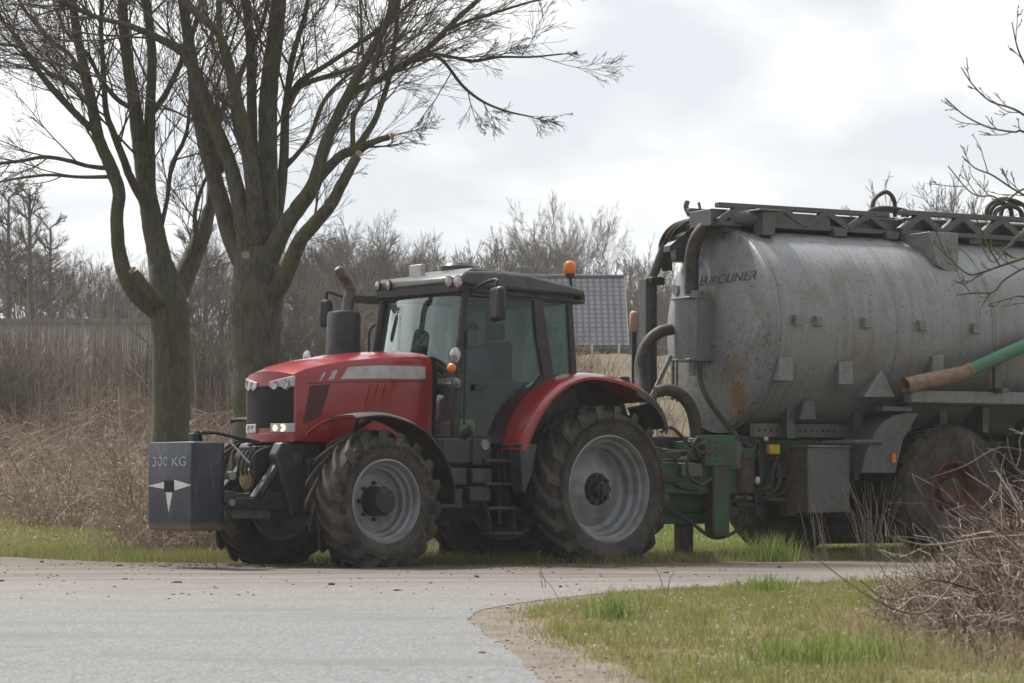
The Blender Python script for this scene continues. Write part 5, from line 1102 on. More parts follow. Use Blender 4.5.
# indicator and lamp cluster on the near side, its twin beyond the bonnet
q_ = MB(); q_.tube([cabpt(1.62, 2.15, 1), (1.86, 1.0, 2.155), (1.95, 1.08, 2.155)], [.035, .035, .03], 10); ca = q_.build('lamp_bracket', 'black', cab)
lamp('side_lamp', T(455, 355, 1.08), .085, ca, (1, .15, 0)); 
q_ = MB(); c = T(451.5, 368, 1.1); q_.ball(c, (.05, .055, .055), 14); q_.build('indicator', 'amber', ca)
lamp('side_lamp', T(456.5, 383, 1.1), .066, ca, (.8, .2, -.4))
q_ = MB(); q_.tube([T(455, 355, 1.08) + V(-.06, 0, 0), T(452, 368, 1.08) + V(-.05, 0, 0), T(456, 383, 1.08) + V(-.06, 0, 0)], .022, 8); q_.build('lamp_post', 'black', ca)
c = T(307, 357, -1.0); q_ = MB(); q_.tube([(1.62, -.80, 2.2), (c[0] - .1, -.95, c[2] - .02), (c[0] - .05, -1.0, c[2])], .03, 8); cb_ = q_.build('lamp_bracket', 'black', cab)
lamp('side_lamp', c, .075, cb_, (1, .05, .0))
# inside: seat, steering wheel, dash, door card
q_ = MB(); q_.b2((.35, -.42, 1.70), (.95, .12, 1.90)); q_.b2((.24, -.40, 1.85), (.42, .10, 2.55)); q_.b2((.24, -.27, 2.58), (.38, -.03, 2.78)); q_.b2((.4, -.35, 1.36), (.9, .05, 1.72)); q_.b2((.35, .16, 1.95), (1.0, .42, 2.08)); q_.build('driver_seat', 'seat', cab, bevel=.04)
q_ = MB(); q_.prism([(1.62, 1.36), (1.66, 2.30), (1.60, 2.46), (1.44, 2.44), (1.36, 2.1), (1.42, 1.36)], -.30, .12); q_.build('dashboard', 'black', cab, bevel=.04)
q_ = MB(); sw = V(1.24, -.12, 2.24); ax_ = unit(V(-.55, 0, .83)); a1 = V(0, 1, 0); a2 = np.cross(ax_, a1)
q_.tube([sw + (a1 * math.cos(t) + a2 * math.sin(t)) * .20 for t in np.linspace(0, 2 * math.pi, 33)], .016, 8, cap=False)
for t in (0.5, 2.6, 4.7): q_.tube([sw - ax_ * .03, sw + (a1 * math.cos(t) + a2 * math.sin(t)) * .195], .014, 6)
q_.tube([sw - ax_ * .02, sw - ax_ * .30], .03, 8); q_.build('steering_wheel', 'black', cab)
q_ = MB(); q_.b2((1.25, .40, 1.36), (1.5, .66, 1.62)); q_.build('yellow_bag', 'yellow', cab, bevel=.05)
q_ = MB(); q_.cyl((1.42, .28, 1.37), (1.42, .28, 1.60), .05, 12); q_.build('water_bottle', 'lettersblue', cab)

# rear fenders
for s in (1, -1):
    cx, cz = -.22, .80
    prof = [(21, 1.34), (35, 1.36), (50, 1.385), (64, 1.40), (78, 1.385), (92, 1.345), (104, 1.335), (116, 1.35), (128, 1.36)]
    prof = [tuple(q_) for q_ in np.array([(np.interp(t, range(len(prof)), [p[0] for p in prof]), np.interp(t, range(len(prof)), [p[1] for p in prof])) for t in np.linspace(0, len(prof) - 1, 24)])]
    q_ = MB(); rows = []
    for a, r_ in prof:
        x, z = cx + r_ * math.cos(R(a)), cz + r_ * math.sin(R(a)); rad = V(math.cos(R(a)), 0, math.sin(R(a)))
        p = V(x, 0, z); rows.append([p + V(0, s * .58, 0), p + V(0, s * 1.0, 0) + rad * .012, p + V(0, s * 1.14, 0), p + V(0, s * 1.20, 0) - rad * .045])
    th = (0, 0, 0); A = rows; B = [[p - V(math.cos(R(a)), 0, math.sin(R(a))) * .03 for p in r_] for (a, _), r_ in zip(prof, rows)]
    n_ = len(A); fl_ = [p for r_ in A for p in r_] + [p for r_ in B for p in r_]; o_ = n_ * 4; fs = []
    for i in range(n_ - 1):
        for j in range(3): a_ = (i * 4 + j, i * 4 + j + 1, i * 4 + j + 5, i * 4 + j + 4); fs += [a_, tuple(q + o_ for q in a_)]
        for j in (0, 3): fs.append((i * 4 + j, i * 4 + 4 + j, i * 4 + 4 + j + o_, i * 4 + j + o_))
    for i in (0, n_ - 1):
        for j in range(3): fs.append((i * 4 + j, i * 4 + j + 1, i * 4 + j + 1 + o_, i * 4 + j + o_))
    q_.add(fl_, fs)
    fd = q_.build('rear_fender', 'red', TR, smooth=50)
    # black rubber widening and tail
    q_ = MB(); pr2 = [(a, np.interp(a, [p[0] for p in prof], [p[1] for p in prof])) for a in np.linspace(112, 127, 6)] + [(131, 1.345), (135, 1.32), (139, 1.28), (142, 1.24)]
    A = []; 
    for a, r_ in pr2:
        wd = np.interp(a, [112, 126, 142], [0.0, .02, .05]); rad = V(math.cos(R(a)), 0, math.sin(R(a))); p = V(cx, 0, cz) + rad * r_
        ins = 1.19 if a < 127.5 else .60
        A.append([p + V(0, s * ins, 0) - rad * (.05 if a < 127.5 else .01), p + V(0, s * 1.19, 0) - rad * .045 if a < 127.5 else p + V(0, s * 1.1, 0), p + V(0, s * (1.20 + wd), 0) - rad * (.05 + wd * .3), p + V(0, s * (1.21 + wd), 0) - rad * (.11 + wd * .4)])
    q_.shell(A, (0, 0, -.022)); q_.build('fender_extension', 'fender', fd, smooth=60)
    q_ = MB(); q_.prism([(1.03, 1.345), (.78, 1.345), (.86, 1.0), (.95, .80), (1.0, .80)], s * .98, s * 1.16); q_.prism([(1.04, 1.34), (.80, 1.34), (.95, .78)], s * .72, s * .98); q_.build('fender_strut', 'navy', fd, bevel=.015)
    q_ = MB(); rim_ = [(cx + (r_ - .02) * math.cos(R(a)), cz + (r_ - .02) * math.sin(R(a))) for a, r_ in prof] + [(cx + 1.27 * math.cos(R(a)), cz + 1.27 * math.sin(R(a))) for a in (134,)] + [(cx - 1.28, 1.72), (cx - 1.28, 1.45), (cx - 1.0, 1.2)]; q_.prism([(cx - .8, .75)] + [(1.0, .75)] + rim_, s * .56, s * .60); q_.build('inner_fender', 'black', fd)
    q_ = MB(); pt = V(cx, 0, cz) + V(math.cos(R(108)), 0, math.sin(R(108))) * 1.36; q_.box((pt[0], s * 1.05, pt[2]), (.09, .10, .10)); q_.build('tail_lamp', 'black', fd, bevel=.02)
# front mudguards
for s in (1, -1):
    cx, cz = FX, FH; q_ = MB(); A = []
    for a in np.linspace(66, 182, 24):
        r_ = np.interp(a, [66, 78, 100, 182], [1.0, .965, .93, .96]); rad = V(math.cos(R(a)), 0, math.sin(R(a))); p = V(cx, 0, cz) + rad * r_; k = 1 if a > 72 else .75
        A.append([p + V(0, s * .72, 0) - rad * .02, p + V(0, s * .95, 0), p + V(0, s * 1.15, 0), p + V(0, s * (1.24 if a > 70 else 1.18), 0) - rad * .035])
    B = [[p - unit(V(p[0] - cx, 0, p[2] - cz)) * .016 for p in r_] for r_ in A]; n_ = len(A); o_ = n_ * 4; fs = []
    for i in range(n_ - 1):
        for j in range(3): a_ = (i * 4 + j, i * 4 + j + 1, i * 4 + j + 5, i * 4 + j + 4); fs += [a_, tuple(q + o_ for q in a_)]
        for j in (0, 3): fs.append((i * 4 + j, i * 4 + 4 + j, i * 4 + 4 + j + o_, i * 4 + j + o_))
    for i in (0, n_ - 1):
        for j in range(3): fs.append((i * 4 + j, i * 4 + j + 1, i * 4 + j + 1 + o_, i * 4 + j + o_))
    q_.add([p for r_ in A for p in r_] + [p for r_ in B for p in r_], fs); mg = q_.build('front_mudguard', 'fender', TR, smooth=60)
    q_ = MB(); q_.tube([(cx, s * .5, cz + .25), (cx + .02, s * .68, cz + .78), (cx + .02, s * 1.1, cz + .93)], .03, 8); q_.tube([(cx + .05, s * .6, cz + .5), (cx + .22, s * 1.0, cz + .91)], .022, 8); q_.build('mudguard_bracket', 'dark', mg)
# fuel tank and steps
q_ = MB(); q_.b2((1.30, .36, 1.12), (1.98, .90, 1.40)); q_.b2((1.42, .36, .62), (2.0, .78, 1.10)); q_.build('fuel_tank', 'black', TR, bevel=.03)
for (x0, x1, z0, z1, y_) in ((1.26, 1.52, 1.10, 1.40, .93), (1.56, 1.94, 1.12, 1.40, .92), (1.26, 1.55, .90, 1.07, .95), (1.58, 1.90, .88, 1.08, .90), (1.28, 1.58, .70, .87, .95), (1.62, 1.94, .62, .85, .88)):
    q_ = MB(); q_.b2((x0, .70, z0), (x1, y_, z1)); q_.build('side_cover', 'cast', TR, bevel=.02)
q_ = MB(); q_.cyl((1.37, .90, 1.33), (1.37, .965, 1.33), .055, 16); q_.build('filler_cap', 'lettersblue', TR)
q_ = MB(); q_.tube([(1.65, .84, 1.38), (1.62, .93, 1.46), (1.58, .98, 1.50)], [.05, .045, .06], 10); q_.build('air_intake', 'black', TR)
q_ = MB()
for z, y0, y1 in ((1.16, .74, .98), (.90, .80, 1.02), (.63, .84, 1.08), (.35, .90, 1.16)): q_.b2((1.02, y0, z - .02), (1.40, y1, z + .015))
for x in (1.03, 1.39): q_.beam((x, .80, 1.3), (x, .92, .63), .02, .08); q_.beam((x, .98, .66), (x, 1.06, .33), .015, .09)
q_.b2((1.0, .62, .45), (1.06, .80, 1.3)); q_.build('steps', 'dark', TR, bevel=.006)
# rear linkage and drawbar of the tractor
q_ = MB()
for s in (-1, 1): q_.beam((-.5, s * .32, .65), (-1.25, s * .42, .62), .06, .10); q_.cyl((-.75, s * .36, .7), (-.6, s * .34, 1.4), .035, 10)
q_.beam((-.6, 0, .50), (-1.12, 0, .50), .12, .06); q_.build('rear_linkage', 'dark', TR)

# front weight block: its own thing
WB = empty('weight_block', tuple((Vector((TO[0], TO[1], 0)) + Matrix.Rotation(R(220), 3, 'Z') @ Vector((4.66, 0, .405)))), R(220))
tag(WB, 'navy blue ballast weight block marked 300 KG carried on the front linkage of the tractor', 'weight block')
q_ = MB(); hx, hy, hz = .22, .45, .93
hole = .055; yh, zh = -.0, .465
# body with rounded rear corners
out_ = [(hx, -hy + .03), (hx - .03, -hy), (-hx + .10, -hy), (-hx + .03, -hy + .03), (-hx, -hy + .10), (-hx, hy - .10), (-hx + .03, hy - .03), (-hx + .10, hy), (hx - .035, hy), (hx, hy - .035)]
n_ = len(out_); ins = lambda p, f: (p[0] * f, p[1] * f)
vs = [(x * .93, y * .965, 0) for x, y in out_] + [(x, y, .07) for x, y in out_] + [(x, y, hz - .02) for x, y in out_] + [(x * .95, y * .975, hz) for x, y in out_]
fs = [tuple(range(n_))[::-1], tuple(3 * n_ + i for i in range(n_))] + [(k * n_ + i, k * n_ + (i + 1) % n_, (k + 1) * n_ + (i + 1) % n_, (k + 1) * n_ + i) for k in range(3) for i in range(n_)]
q_.add(vs, fs); wbody = q_.build('block_body', 'weight', WB, bevel=.016, smooth=30)
q_ = MB(); q_.b2((hx + .001, yh - .095, zh - .058), (hx + .006, yh + .095, zh + .06)); q_.build('coupling_hole', 'grille', WB)
tip = .425
q_ = MB(); x0, x1 = hx + .0012, hx + .0042
def flat(poly):
    k = len(poly); q_.add([(x0, y, z) for y, z in poly] + [(x1, y, z) for y, z in poly], [tuple(range(k))[::-1], tuple(k + i for i in range(k))] + [(i, (i + 1) % k, (i + 1) % k + k, i + k) for i in range(k)])
flat([(yh - .10, zh - .028), (yh - .10, zh + .044), (yh - tip, zh + .004)]); flat([(yh + .10, zh + .066), (yh + .10, zh - .046), (yh + tip, zh + .010)]); flat([(yh - .065, zh - .066), (yh + .065, zh - .066), (yh - .012, zh - .275)])
q_.build('arrow_emblem', 'white', WB, smooth=10)
vs, fs = text_mesh('300 KG', .165, 'CENTER', bold=-.001, ext=.0015); q_ = MB(); wx_ = max(v[0] for v in vs) - min(v[0] for v in vs); q_.add([(hx + .003 + z, x * .64 / wx_ - .0, y * .86 + .675) for x, y, z in vs], fs); q_.build('lettering', 'wornwhite', WB, smooth=10)

# the driver
def person():
    root_loc = Vector((TO[0], TO[1], 0)) + Matrix.Rotation(R(220), 3, 'Z') @ Vector((.62, -.15, 1.90))
    J = {}; E = []; Rd = {}
    def j(n, p, r_): J[n] = p; Rd[n] = r_
    j('pel', (0, 0, .10), .15); j('belly', (-.02, 0, .26), .135); j('chest', (-.01, 0, .44), .15); j('neck0', (.02, 0, .57), .075); j('neck', (.04, 0, .64), .055); j('head', (.06, 0, .73), .085); j('crown', (.055, 0, .82), .08)
    E += [('pel', 'belly'), ('belly', 'chest'), ('chest', 'neck0'), ('neck0', 'neck'), ('neck', 'head'), ('head', 'crown')]
    for s, t in ((1, 'l'), (-1, 'r')):
        j('hip' + t, (.06, s * .10, .07), .10); j('knee' + t, (.48, s * .16, .10), .07); j('ank' + t, (.62, s * .15, -.36), .045); j('toe' + t, (.80, s * .17, -.47), .038); j('heel' + t, (.62, s * .15, -.45), .042)
        E += [('pel', 'hip' + t), ('hip' + t, 'knee' + t), ('knee' + t, 'ank' + t), ('ank' + t, 'heel' + t), ('heel' + t, 'toe' + t)]
        j('sh' + t, (-.01, s * .19, .50), .075); j('el' + t, (.18, s * .27, .26), .052); j('wr' + t, (.44, s * .20, .37), .033); j('palm' + t, (.52, s * .185, .385), .034)
        E += [('chest', 'sh' + t), ('sh' + t, 'el' + t), ('el' + t, 'wr' + t), ('wr' + t, 'palm' + t)]
        for k in range(4):
            o_ = (k - 1.5) * .02; Lk = (.9, 1.0, .95, .78)[k]
            j(f'f{k}a' + t, (.56, s * .18 + o_, .392), .0095); j(f'f{k}b' + t, (.56 + .035 * Lk, s * .18 + o_, .375), .0085); j(f'f{k}c' + t, (.565 + .03 * Lk, s * .178 + o_, .345), .0075)
            E += [('palm' + t, f'f{k}a' + t), (f'f{k}a' + t, f'f{k}b' + t), (f'f{k}b' + t, f'f{k}c' + t)]
        j('th0' + t, (.52, s * .185 - s * .035, .375), .011); j('th1' + t, (.555, s * .185 - s * .05, .36), .009); E += [('palm' + t, 'th0' + t), ('th0' + t, 'th1' + t)]
    names = list(J); me = bpy.data.meshes.new('p'); me.from_pydata([J[n] for n in names], [(names.index(a), names.index(b)) for a, b in E], [])
    o = bpy.data.objects.new('p', me); col.objects.link(o); o.modifiers.new('s', 'SKIN'); sv = me.skin_vertices[0].data
    for i, n in enumerate(names): sv[i].radius = (Rd[n], Rd[n]); sv[i].use_root = n == 'pel'
    ss = o.modifiers.new('u', 'SUBSURF'); ss.levels = ss.render_levels = 2
    dg = bpy.context.evaluated_depsgraph_get(); m2 = bpy.data.meshes.new_from_object(o.evaluated_get(dg)); bpy.data.objects.remove(o)
    m2.name = 'person'; p = bpy.data.objects.new('person', m2); col.objects.link(p); p.location = root_loc; p.rotation_euler = (0, 0, R(220))
    # face: push a nose, brow and chin out of the head
    for v in m2.vertices:
        x, y, z = v.co
        if z > .66 and x > .06:
            v.co.x += .030 * math.exp(-((y / .014) ** 2) - ((z - .735) / .022) ** 2) + .010 * math.exp(-((y / .03) ** 2) - ((z - .675) / .018) ** 2) - .010 * math.exp(-(((abs(y) - .03) / .014) ** 2) - ((z - .752) / .012) ** 2)
    m2.materials.clear()
    for q in ('shirt', 'trousers', 'skin', 'hub'): m2.materials.append(M[q])
    for f in m2.polygons:
        x, y, z = f.center; k = 0
        if z > .60: k = 2
        elif x > .45 and z > .3: k = 2
        elif z < .19 and not (x < .3 and z > .17): k = 1
        if z < -.38: k = 3
        f.material_index = k
    m2.shade_smooth()
    q_ = MB(); q_.lathe([(.775, .095), (.80, .098), (.84, .085), (.87, .045), (.878, 0)], (.052, 0, 0), 'z', 20); q_.b2((.12, -.07, .782), (.22, .07, .792)); q_.build('cap', 'hair', p, bevel=.004)
    q_ = MB(); 
    for s in (1, -1): q_.ball((.138, s * .03, .752), .011, 8)
    q_.build('eyes', 'hub', p)
    q_ = MB()
    for s in (1, -1): q_.ball((.05, s * .088, .738), (.022, .012, .032), 8)
    q_.build('ears', 'skin', p)
    tag(p, 'driver in pale blue shirt and dark cap sitting behind the windscreen at the wheel', 'person')
person()
# ------------------------------------------------------------------ slurry tanker
TK = empty('slurry_tanker', (KO[0], KO[1], 0.0), R(208))
tag(TK, 'grey galvanised slurry tank trailer with green chassis coupled behind the tractor', 'trailer')
TZ, TRd, XF, XR = 2.79, 1.245, -1.80, -8.3
# tank: barrel with dished ends; its own origin on the axis
def dish(rho): return .15 * (1 - (rho / TRd) ** 2) ** .55 if rho < TRd else 0
m_ = MB(); rh = [0, .2, .4, .6, .8, .95, 1.06, 1.14, 1.19, 1.225, TRd]
pr = [(XF + dish(r_), r_) for r_ in rh] + [(x, TRd) for x in np.linspace(XF - .05, XR, 14)] + [(XR - dish(r_), r_) for r_ in rh[::-1]]
m_.lathe(pr, (0, 0, 0), 'x', 96)
for xr_ in (XF - .03, -5.05, XR + .05): m_.lathe([(xr_ + .035, TRd - .003), (xr_ + .03, TRd + .012), (xr_ - .03, TRd + .012), (xr_ - .035, TRd - .003)], (0, 0, 0), 'x', 96)
tank = m_.build('tank', 'tank', TK, smooth=50, loc=(0, 0, TZ))
def dish_pt(y, z, off=.004): return (XF + dish(min(math.hypot(y, z), TRd - .01)) + off, y, z)
def solve_y(u, v, it=12):
    y = 0
    for _ in range(it):
        p = K(u, v, y); dx_ = XF + dish(min(math.hypot(y, p[2] - TZ), TRd - .01)); y += (dx_ - p[0]) * -1.2 * .6 * -1 * -1 if False else 0
        # world offset of x error seen sideways: moving y by tan
        y += (p[0] - dx_) * -1.35
    return y, K(u, v, y)[2] - TZ
def onface(u, v):
    best = None
    for y in np.linspace(-1.2, 1.2, 481):
        p = K(u, v, y); rho = math.hypot(y, p[2] - TZ)
        if rho > TRd: continue
        e_ = abs(p[0] - XF - dish(rho))
        if best is None or e_ < best[0]: best = (e_, y, p[2] - TZ)
    return best[1], best[2]
y0, z0 = onface(699, 286); y1, z1 = onface(756, 280)
vs, fs = text_mesh('EUROLINER', 1.0, shear=.25, bold=.012, ext=.0006); wd = max(v[0] for v in vs)
sx = (y1 - y0) / wd; q_ = MB(); q_.add([dish_pt(y0 + x * sx, z0 + (z1 - z0) * x / wd * .2 + yy * .155, .003 + z) for x, yy, z in vs], fs); q_.build('lettering', 'letters', tank, smooth=10)
y0, z0 = onface(684, 268); vs, fs = text_mesh('J', .26, shear=.2, bold=.01); q_ = MB(); q_.add([dish_pt(y0 + x, z0 + yy, .004 + z) for x, yy, z in vs], fs); q_.build('lettering', 'lettersblue', tank, smooth=10)
y0, z0 = onface(697, 267); vs, fs = text_mesh('K', .22, shear=.2, bold=.01); q_ = MB(); q_.add([dish_pt(y0 + x, z0 + yy, .004 + z) for x, yy, z in vs], fs); q_.build('lettering', 'lettersblue', tank, smooth=10)
y0, z0 = onface(677, 290); q_ = MB(); c = dish_pt(y0, z0, .0); q_.tube([V(*c), V(*c) + V(.03, 0, 0)], [.075, .07], 20); q_.build('inspection_plug', 'galv', tank)
# brackets on the barrel
def barrel(u, v):
    best = None
    for y in np.linspace(-.2, TRd, 600):
        p = K(u, v, y); z = p[2] - TZ
        if abs(z) > TRd: continue
        e_ = abs(math.hypot(y, z) - TRd)
        if (best is None or e_ < best[0]): best = (e_, p[0], y, z)
    return V(best[1], best[2], best[3])
for u, v in ((797, 319), (818, 320), (866, 322), (921, 324.5), (975, 327.5)):
    p = barrel(u, v); q_ = MB(); q_.b2((p[0] - .06, p[1] - .05, p[2] - .07), (p[0] + .06, p[1] + .02, p[2] + .05)); q_.b2((p[0] - .06, p[1], p[2] - .07), (p[0] + .06, p[1] + .07, p[2] - .055)); q_.b2((p[0] + .045, p[1], p[2] - .07), (p[0] + .06, p[1] + .07, p[2] + .05)); q_.build('tank_bracket', 'galv', tank, bevel=.006)
for u, v, w_ in ((782, 368, .11), (842, 372, .11), (934, 366, .09)):
    p = barrel(u, v); q_ = MB(); q_.prism([(p[0] - w_, p[2] - .16), (p[0] + w_, p[2] - .16), (p[0] + w_ * .9, p[2] + .12), (p[0] - w_ * .9, p[2] + .14)], p[1] - .1, p[1] + .09); q_.build('tank_lug', 'galv', tank, bevel=.012)
p = barrel(872, 383); q_ = MB(); q_.prism([(p[0] + .22, p[2] - .18), (p[0] - .26, p[2] - .18), (p[0] - .05, p[2] + .16)], p[1] - .2, p[1] + .13); q_.build('tank_gusset', 'galv', tank, bevel=.01)
p = barrel(806, 404); q_ = MB(); q_.prism([(p[0] - .1, p[2] - .20), (p[0] + .16, p[2] - .20), (p[0] + .08, p[2] + .05), (p[0] - .06, p[2] + .05)], p[1] - .25, p[1] + .10); q_.build('tank_gusset', 'galvdark', tank, bevel=.02)
# box on the crown
a, b = K(902, 232, .42), K(931, 232, .42)
q_ = MB(); q_.prism([(a[0], 4.02 - TZ + .02), (b[0], 4.02 - TZ + .02), (b[0], .70), (a[0] - .12, .84)], .30, .98); q_.build('boom_saddle', 'galv', tank, bevel=.008)
# boom folded along the top of the tank
def truss(y, x0, x1, z0, z1, name, m, holes, thick=.05):
    q_ = MB(); q_.b2((x1, y - thick, z1 - .06), (x0, y + thick, z1)); q_.b2((x1, y - thick, z0), (x0, y + thick, z0 + .06)); n_ = max(1, int(abs(x1 - x0) / holes)); st = (x1 - x0) / n_
    for i in range(n_):
        xa, xb = x0 + st * i, x0 + st * (i + 1); xm = (xa + xb) / 2
        for (c, d) in (((xa, z0 + .05), (xm, z1 - .05)), ((xm, z1 - .05), (xb, z0 + .05))): q_.beam((c[0], y, c[1]), (d[0], y, d[1]), thick * 1.4, .12, up=(0, 1, 0))
        q_.prism([(xm - .09, z1 - .03), (xm + .09, z1 - .03), (xm, z1 - .14)], y - thick * .6, y + thick * .6)
    return q_.build(name, m, TK, bevel=.006)
bm_ = truss(.30, -1.55, -4.10, 4.05, 4.33, 'boom', 'galvdark', .62)
for y_, a_, b_ in ((-.36, -1.55, -4.2), ): truss(y_, a_, b_, 4.03, 4.32, 'boom', 'galvdark', .62)
truss(.40, -4.22, -8.0, 4.05, 4.36, 'boom', 'galvdark', .58, .06); truss(-.40, -4.3, -8.0, 4.05, 4.36, 'boom', 'galvdark', .58, .06)
q_ = MB(); q_.b2((-4.5, -.25, 4.05), (-1.5, .25, 4.26)); q_.b2((-8, -.30, 4.10), (-4.35, .30, 4.28)); q_.b2((-8, -.3, 4.08), (-4.6, .3, 4.16)); 
for x in (-2.2, -3.3, -4.1, -5.4, -6.8): q_.b2((x - .1, -.42, 3.98), (x + .1, .42, 4.08))
q_.b2((-3.2, .28, 4.10), (-2.3, .34, 4.24)); q_.build('boom_deck', 'galvdark', TK, bevel=.01)
q_ = MB(); q_.tube([(-4.5, .1, 4.22), (-7.9, .1, 4.25)], .09, 10); q_.build('boom_pipe', 'green', TK)
# front end of the boom: pivot, valves and dark lumps
q_ = MB(); q_.b2((-1.95, -.55, 3.98), (-1.70, .25, 4.18)); q_.cyl((-1.72, -.5, 4.1), (-1.72, .1, 4.1), .09, 12); q_.prism([(-1.95, 4.02), (-1.35, 3.78), (-1.35, 3.86), (-1.9, 4.28)], -.62, -.46); q_.b2((-1.85, -.95, 3.70), (-1.6, -.72, 3.95))
q_.tube(spline([(-1.7, -.55, 4.25), (-1.66, -.58, 4.36), (-1.68, -.58, 4.44)], 4), .035, 8); q_.tube([(-1.72, -.3, 4.2), (-1.68, -.32, 4.40)], .02, 7); q_.build('boom_pivot', 'galvdark', TK, bevel=.01)
q_ = MB()
for k in range(3): q_.tube(spline([(-1.75, -.2 - .12 * k, 4.22), (-1.5, -.4 - .12 * k, 4.12), (-1.45, -.65 - .1 * k, 3.9), (-1.6, -.85 - .08 * k, 3.6)], 6), .026, 8)
q_.build('boom_hoses', 'hose', TK)
# arched hoses on the boom joints
for k, (ua, ub, ut, vt, y) in enumerate(((872, 894, 886, 192, .2), (868, 906, 884, 208, .3), (866, 902, 890, 211, .0))):
    q_ = MB(); q_.tube(spline([K(ua, 217, y), K(ua + 2, (217 + vt * 2) / 3, y), K(ut, vt, y), K(ub, (217 + vt * 2) / 3, y), K(ub + 1, 217, y)], 7), .028, 8); q_.build('hose_arch', 'hose', TK)
for k, (ua, ub, ut, vt, y) in enumerate(((986, 1026, 1004, 199, .3), (989, 1012, 1001, 203, .2), (994, 1022, 1010, 206, .35), (1000, 1034, 1012, 203, .1))):
    q_ = MB(); q_.tube(spline([K(ua, 219, y), K(ua + 3, (219 + vt * 2) / 3, y), K(ut, vt, y), K(ub - 2, (219 + vt * 2) / 3, y), K(ub, 219, y)], 7), .03, 8); q_.build('hose_arch', 'hose', TK)
# vacuum box in front of the dish
bx0 = XF + .17
q_ = MB(); cbx_shift = -.05; oct_ = [(.30, -.16), (.30, .06), (.20, .19), (-.06, .19), (-.06, -.25), (.20, -.25)]; zb, zt_ = K(690, 359, .0)[2], K(690, 298, .0)[2]
yb = None
cbx = min(((abs(K(690, 330, y)[0] - (bx0 + .17)), y) for y in np.linspace(-1.2, .8, 400)))[1]
k_ = len(oct_); q_.add([(bx0 + x, cbx + y, zb) for x, y in oct_] + [(bx0 + x, cbx + y, zt_) for x, y in oct_], [tuple(range(k_)), tuple(range(2 * k_ - 1, k_ - 1, -1))] + [(i, i + k_, (i + 1) % k_ + k_, (i + 1) % k_) for i in range(k_)])
vb = q_.build('overflow_box', 'galv', TK, bevel=.01)
q_ = MB(); q_.b2((bx0 - .08, cbx - .26, zb - .02), (bx0 + .31, cbx + .20, zb + .005)); q_.build('box_flange', 'galv', vb, bevel=.006); q_ = MB(); q_.b2((bx0 - .08, cbx - .255, zt_ - .003), (bx0 + .305, cbx + .195, zt_ + .02)); q_.build('box_lid', 'galv', vb, bevel=.006); q_ = MB(); q_.cyl((bx0 + .12, cbx + .02, zt_), (bx0 + .12, cbx + .02, zt_ + .10), .115, 18); q_.build('hose_collar', 'galv', vb); q_ = MB(); q_.cyl((bx0 + .2, cbx + .1, zb - .2), (bx0 + .2, cbx + .1, zb), .04, 10); q_.build('drain_spout', 'galv', vb)
def hose(name, px_, r_, m, n_=7, parent=TK):
    q_ = MB(); pts = [K(u, v, y) for u, v, y in px_]; q_.tube(spline(pts, n_), r_, 14); return q_.build(name, m, parent, smooth=60)
ux = cbx
hose('suction_hose', [(691.5, 294, ux + .02), (691.5, 275, ux + .03), (692, 256, ux + .05), (697, 238, ux + .12), (708, 225, ux + .2), (721, 219, ux + .35), (731, 218.5, ux + .42)], .088, 'hose')
q_ = MB(); p0, p1 = K(729, 218.5, ux + .42), K(764, 217, .46); q_.tube([p0, p1], .10, 14); q_.b2((p1[0] - .06, .40, p1[2] - .24), (p1[0] + .12, .62, p1[2] + .05)); q_.b2((p1[0] - .14, .34, p1[2] + .05), (p1[0] + .20, .66, p1[2] + .075)); q_.build('hose_elbow', 'galvdark', TK, bevel=.01)
hose('suction_hose', [(672, 329, ux - .22), (660, 332, ux - .25), (649, 341, ux - .3), (642, 355, ux - .3), (640, 372, ux - .25), (641, 392, ux - .1)], .075, 'hose')
hose('air_hose', [(702, 226, -.35), (684, 226, -.6), (670, 236, -.75), (662, 254, -.85), (655, 271, -.92), (649, 281, -.95)], .062, 'greyhose')
hose('suction_hose', [(655, 392, .2), (670, 390, .25), (684, 398, .3), (693, 414, .35), (697, 440, .35)], .075, 'hose')
hose('drain_hose', [(699, 364, ux + .15), (701, 384, ux + .25), (711, 404, ux + .45), (726, 424, .35), (740, 440, .5), (745, 458, .52)], .032, 'hose')
# perforated column and dark post at the front left
p0, p1 = K(647, 279, -.95), K(647, 384, -.95); q_ = MB(); q_.b2((p0[0] - .09, -1.04, p1[2] - .4), (p0[0] + .06, -.88, p0[2])); q_.build('perforated_column', 'galvdark', TK, bevel=.006)
q_ = MB(); q_.tube([K(653, 285, -.9), K(653, 400, -.9)], .05, 10); q_.build('riser_pipe', 'hose', TK)
q_ = MB(); q_.b2(tuple(K(656, 281, -.85) + V(-.1, -.06, -.05)), tuple(K(656, 281, -.85) + V(.1, .06, .05))); q_.build('riser_valve', 'dark', TK, bevel=.02)
p0, p1 = K(634, 312, -.8), K(634, 400, -.8); q_ = MB(); q_.tube([p1, K(634, 330, -.8)], .032, 10); lp = q_.build('marker_post', 'dark', TK)
q_ = MB(); q_.tube([K(634, 332, -.8), K(634, 328, -.8), K(634, 314, -.8), K(634, 311, -.8)], [.04, .055, .055, .03], 14); q_.build('marker_cap', 'pinkish', lp, smooth=60)
q_ = MB(); q_.beam(K(651, 398, -.1), K(671, 356, -.1), .03, .05); q_.build('strut', 'galv', TK)
q_ = MB(); q_.beam(K(673, 400, .1), K(673, 360, .1), .025, .03); q_.beam(K(677, 402, .1), K(677, 360, .1), .02, .02); q_.build('control_rods', 'rust', TK)
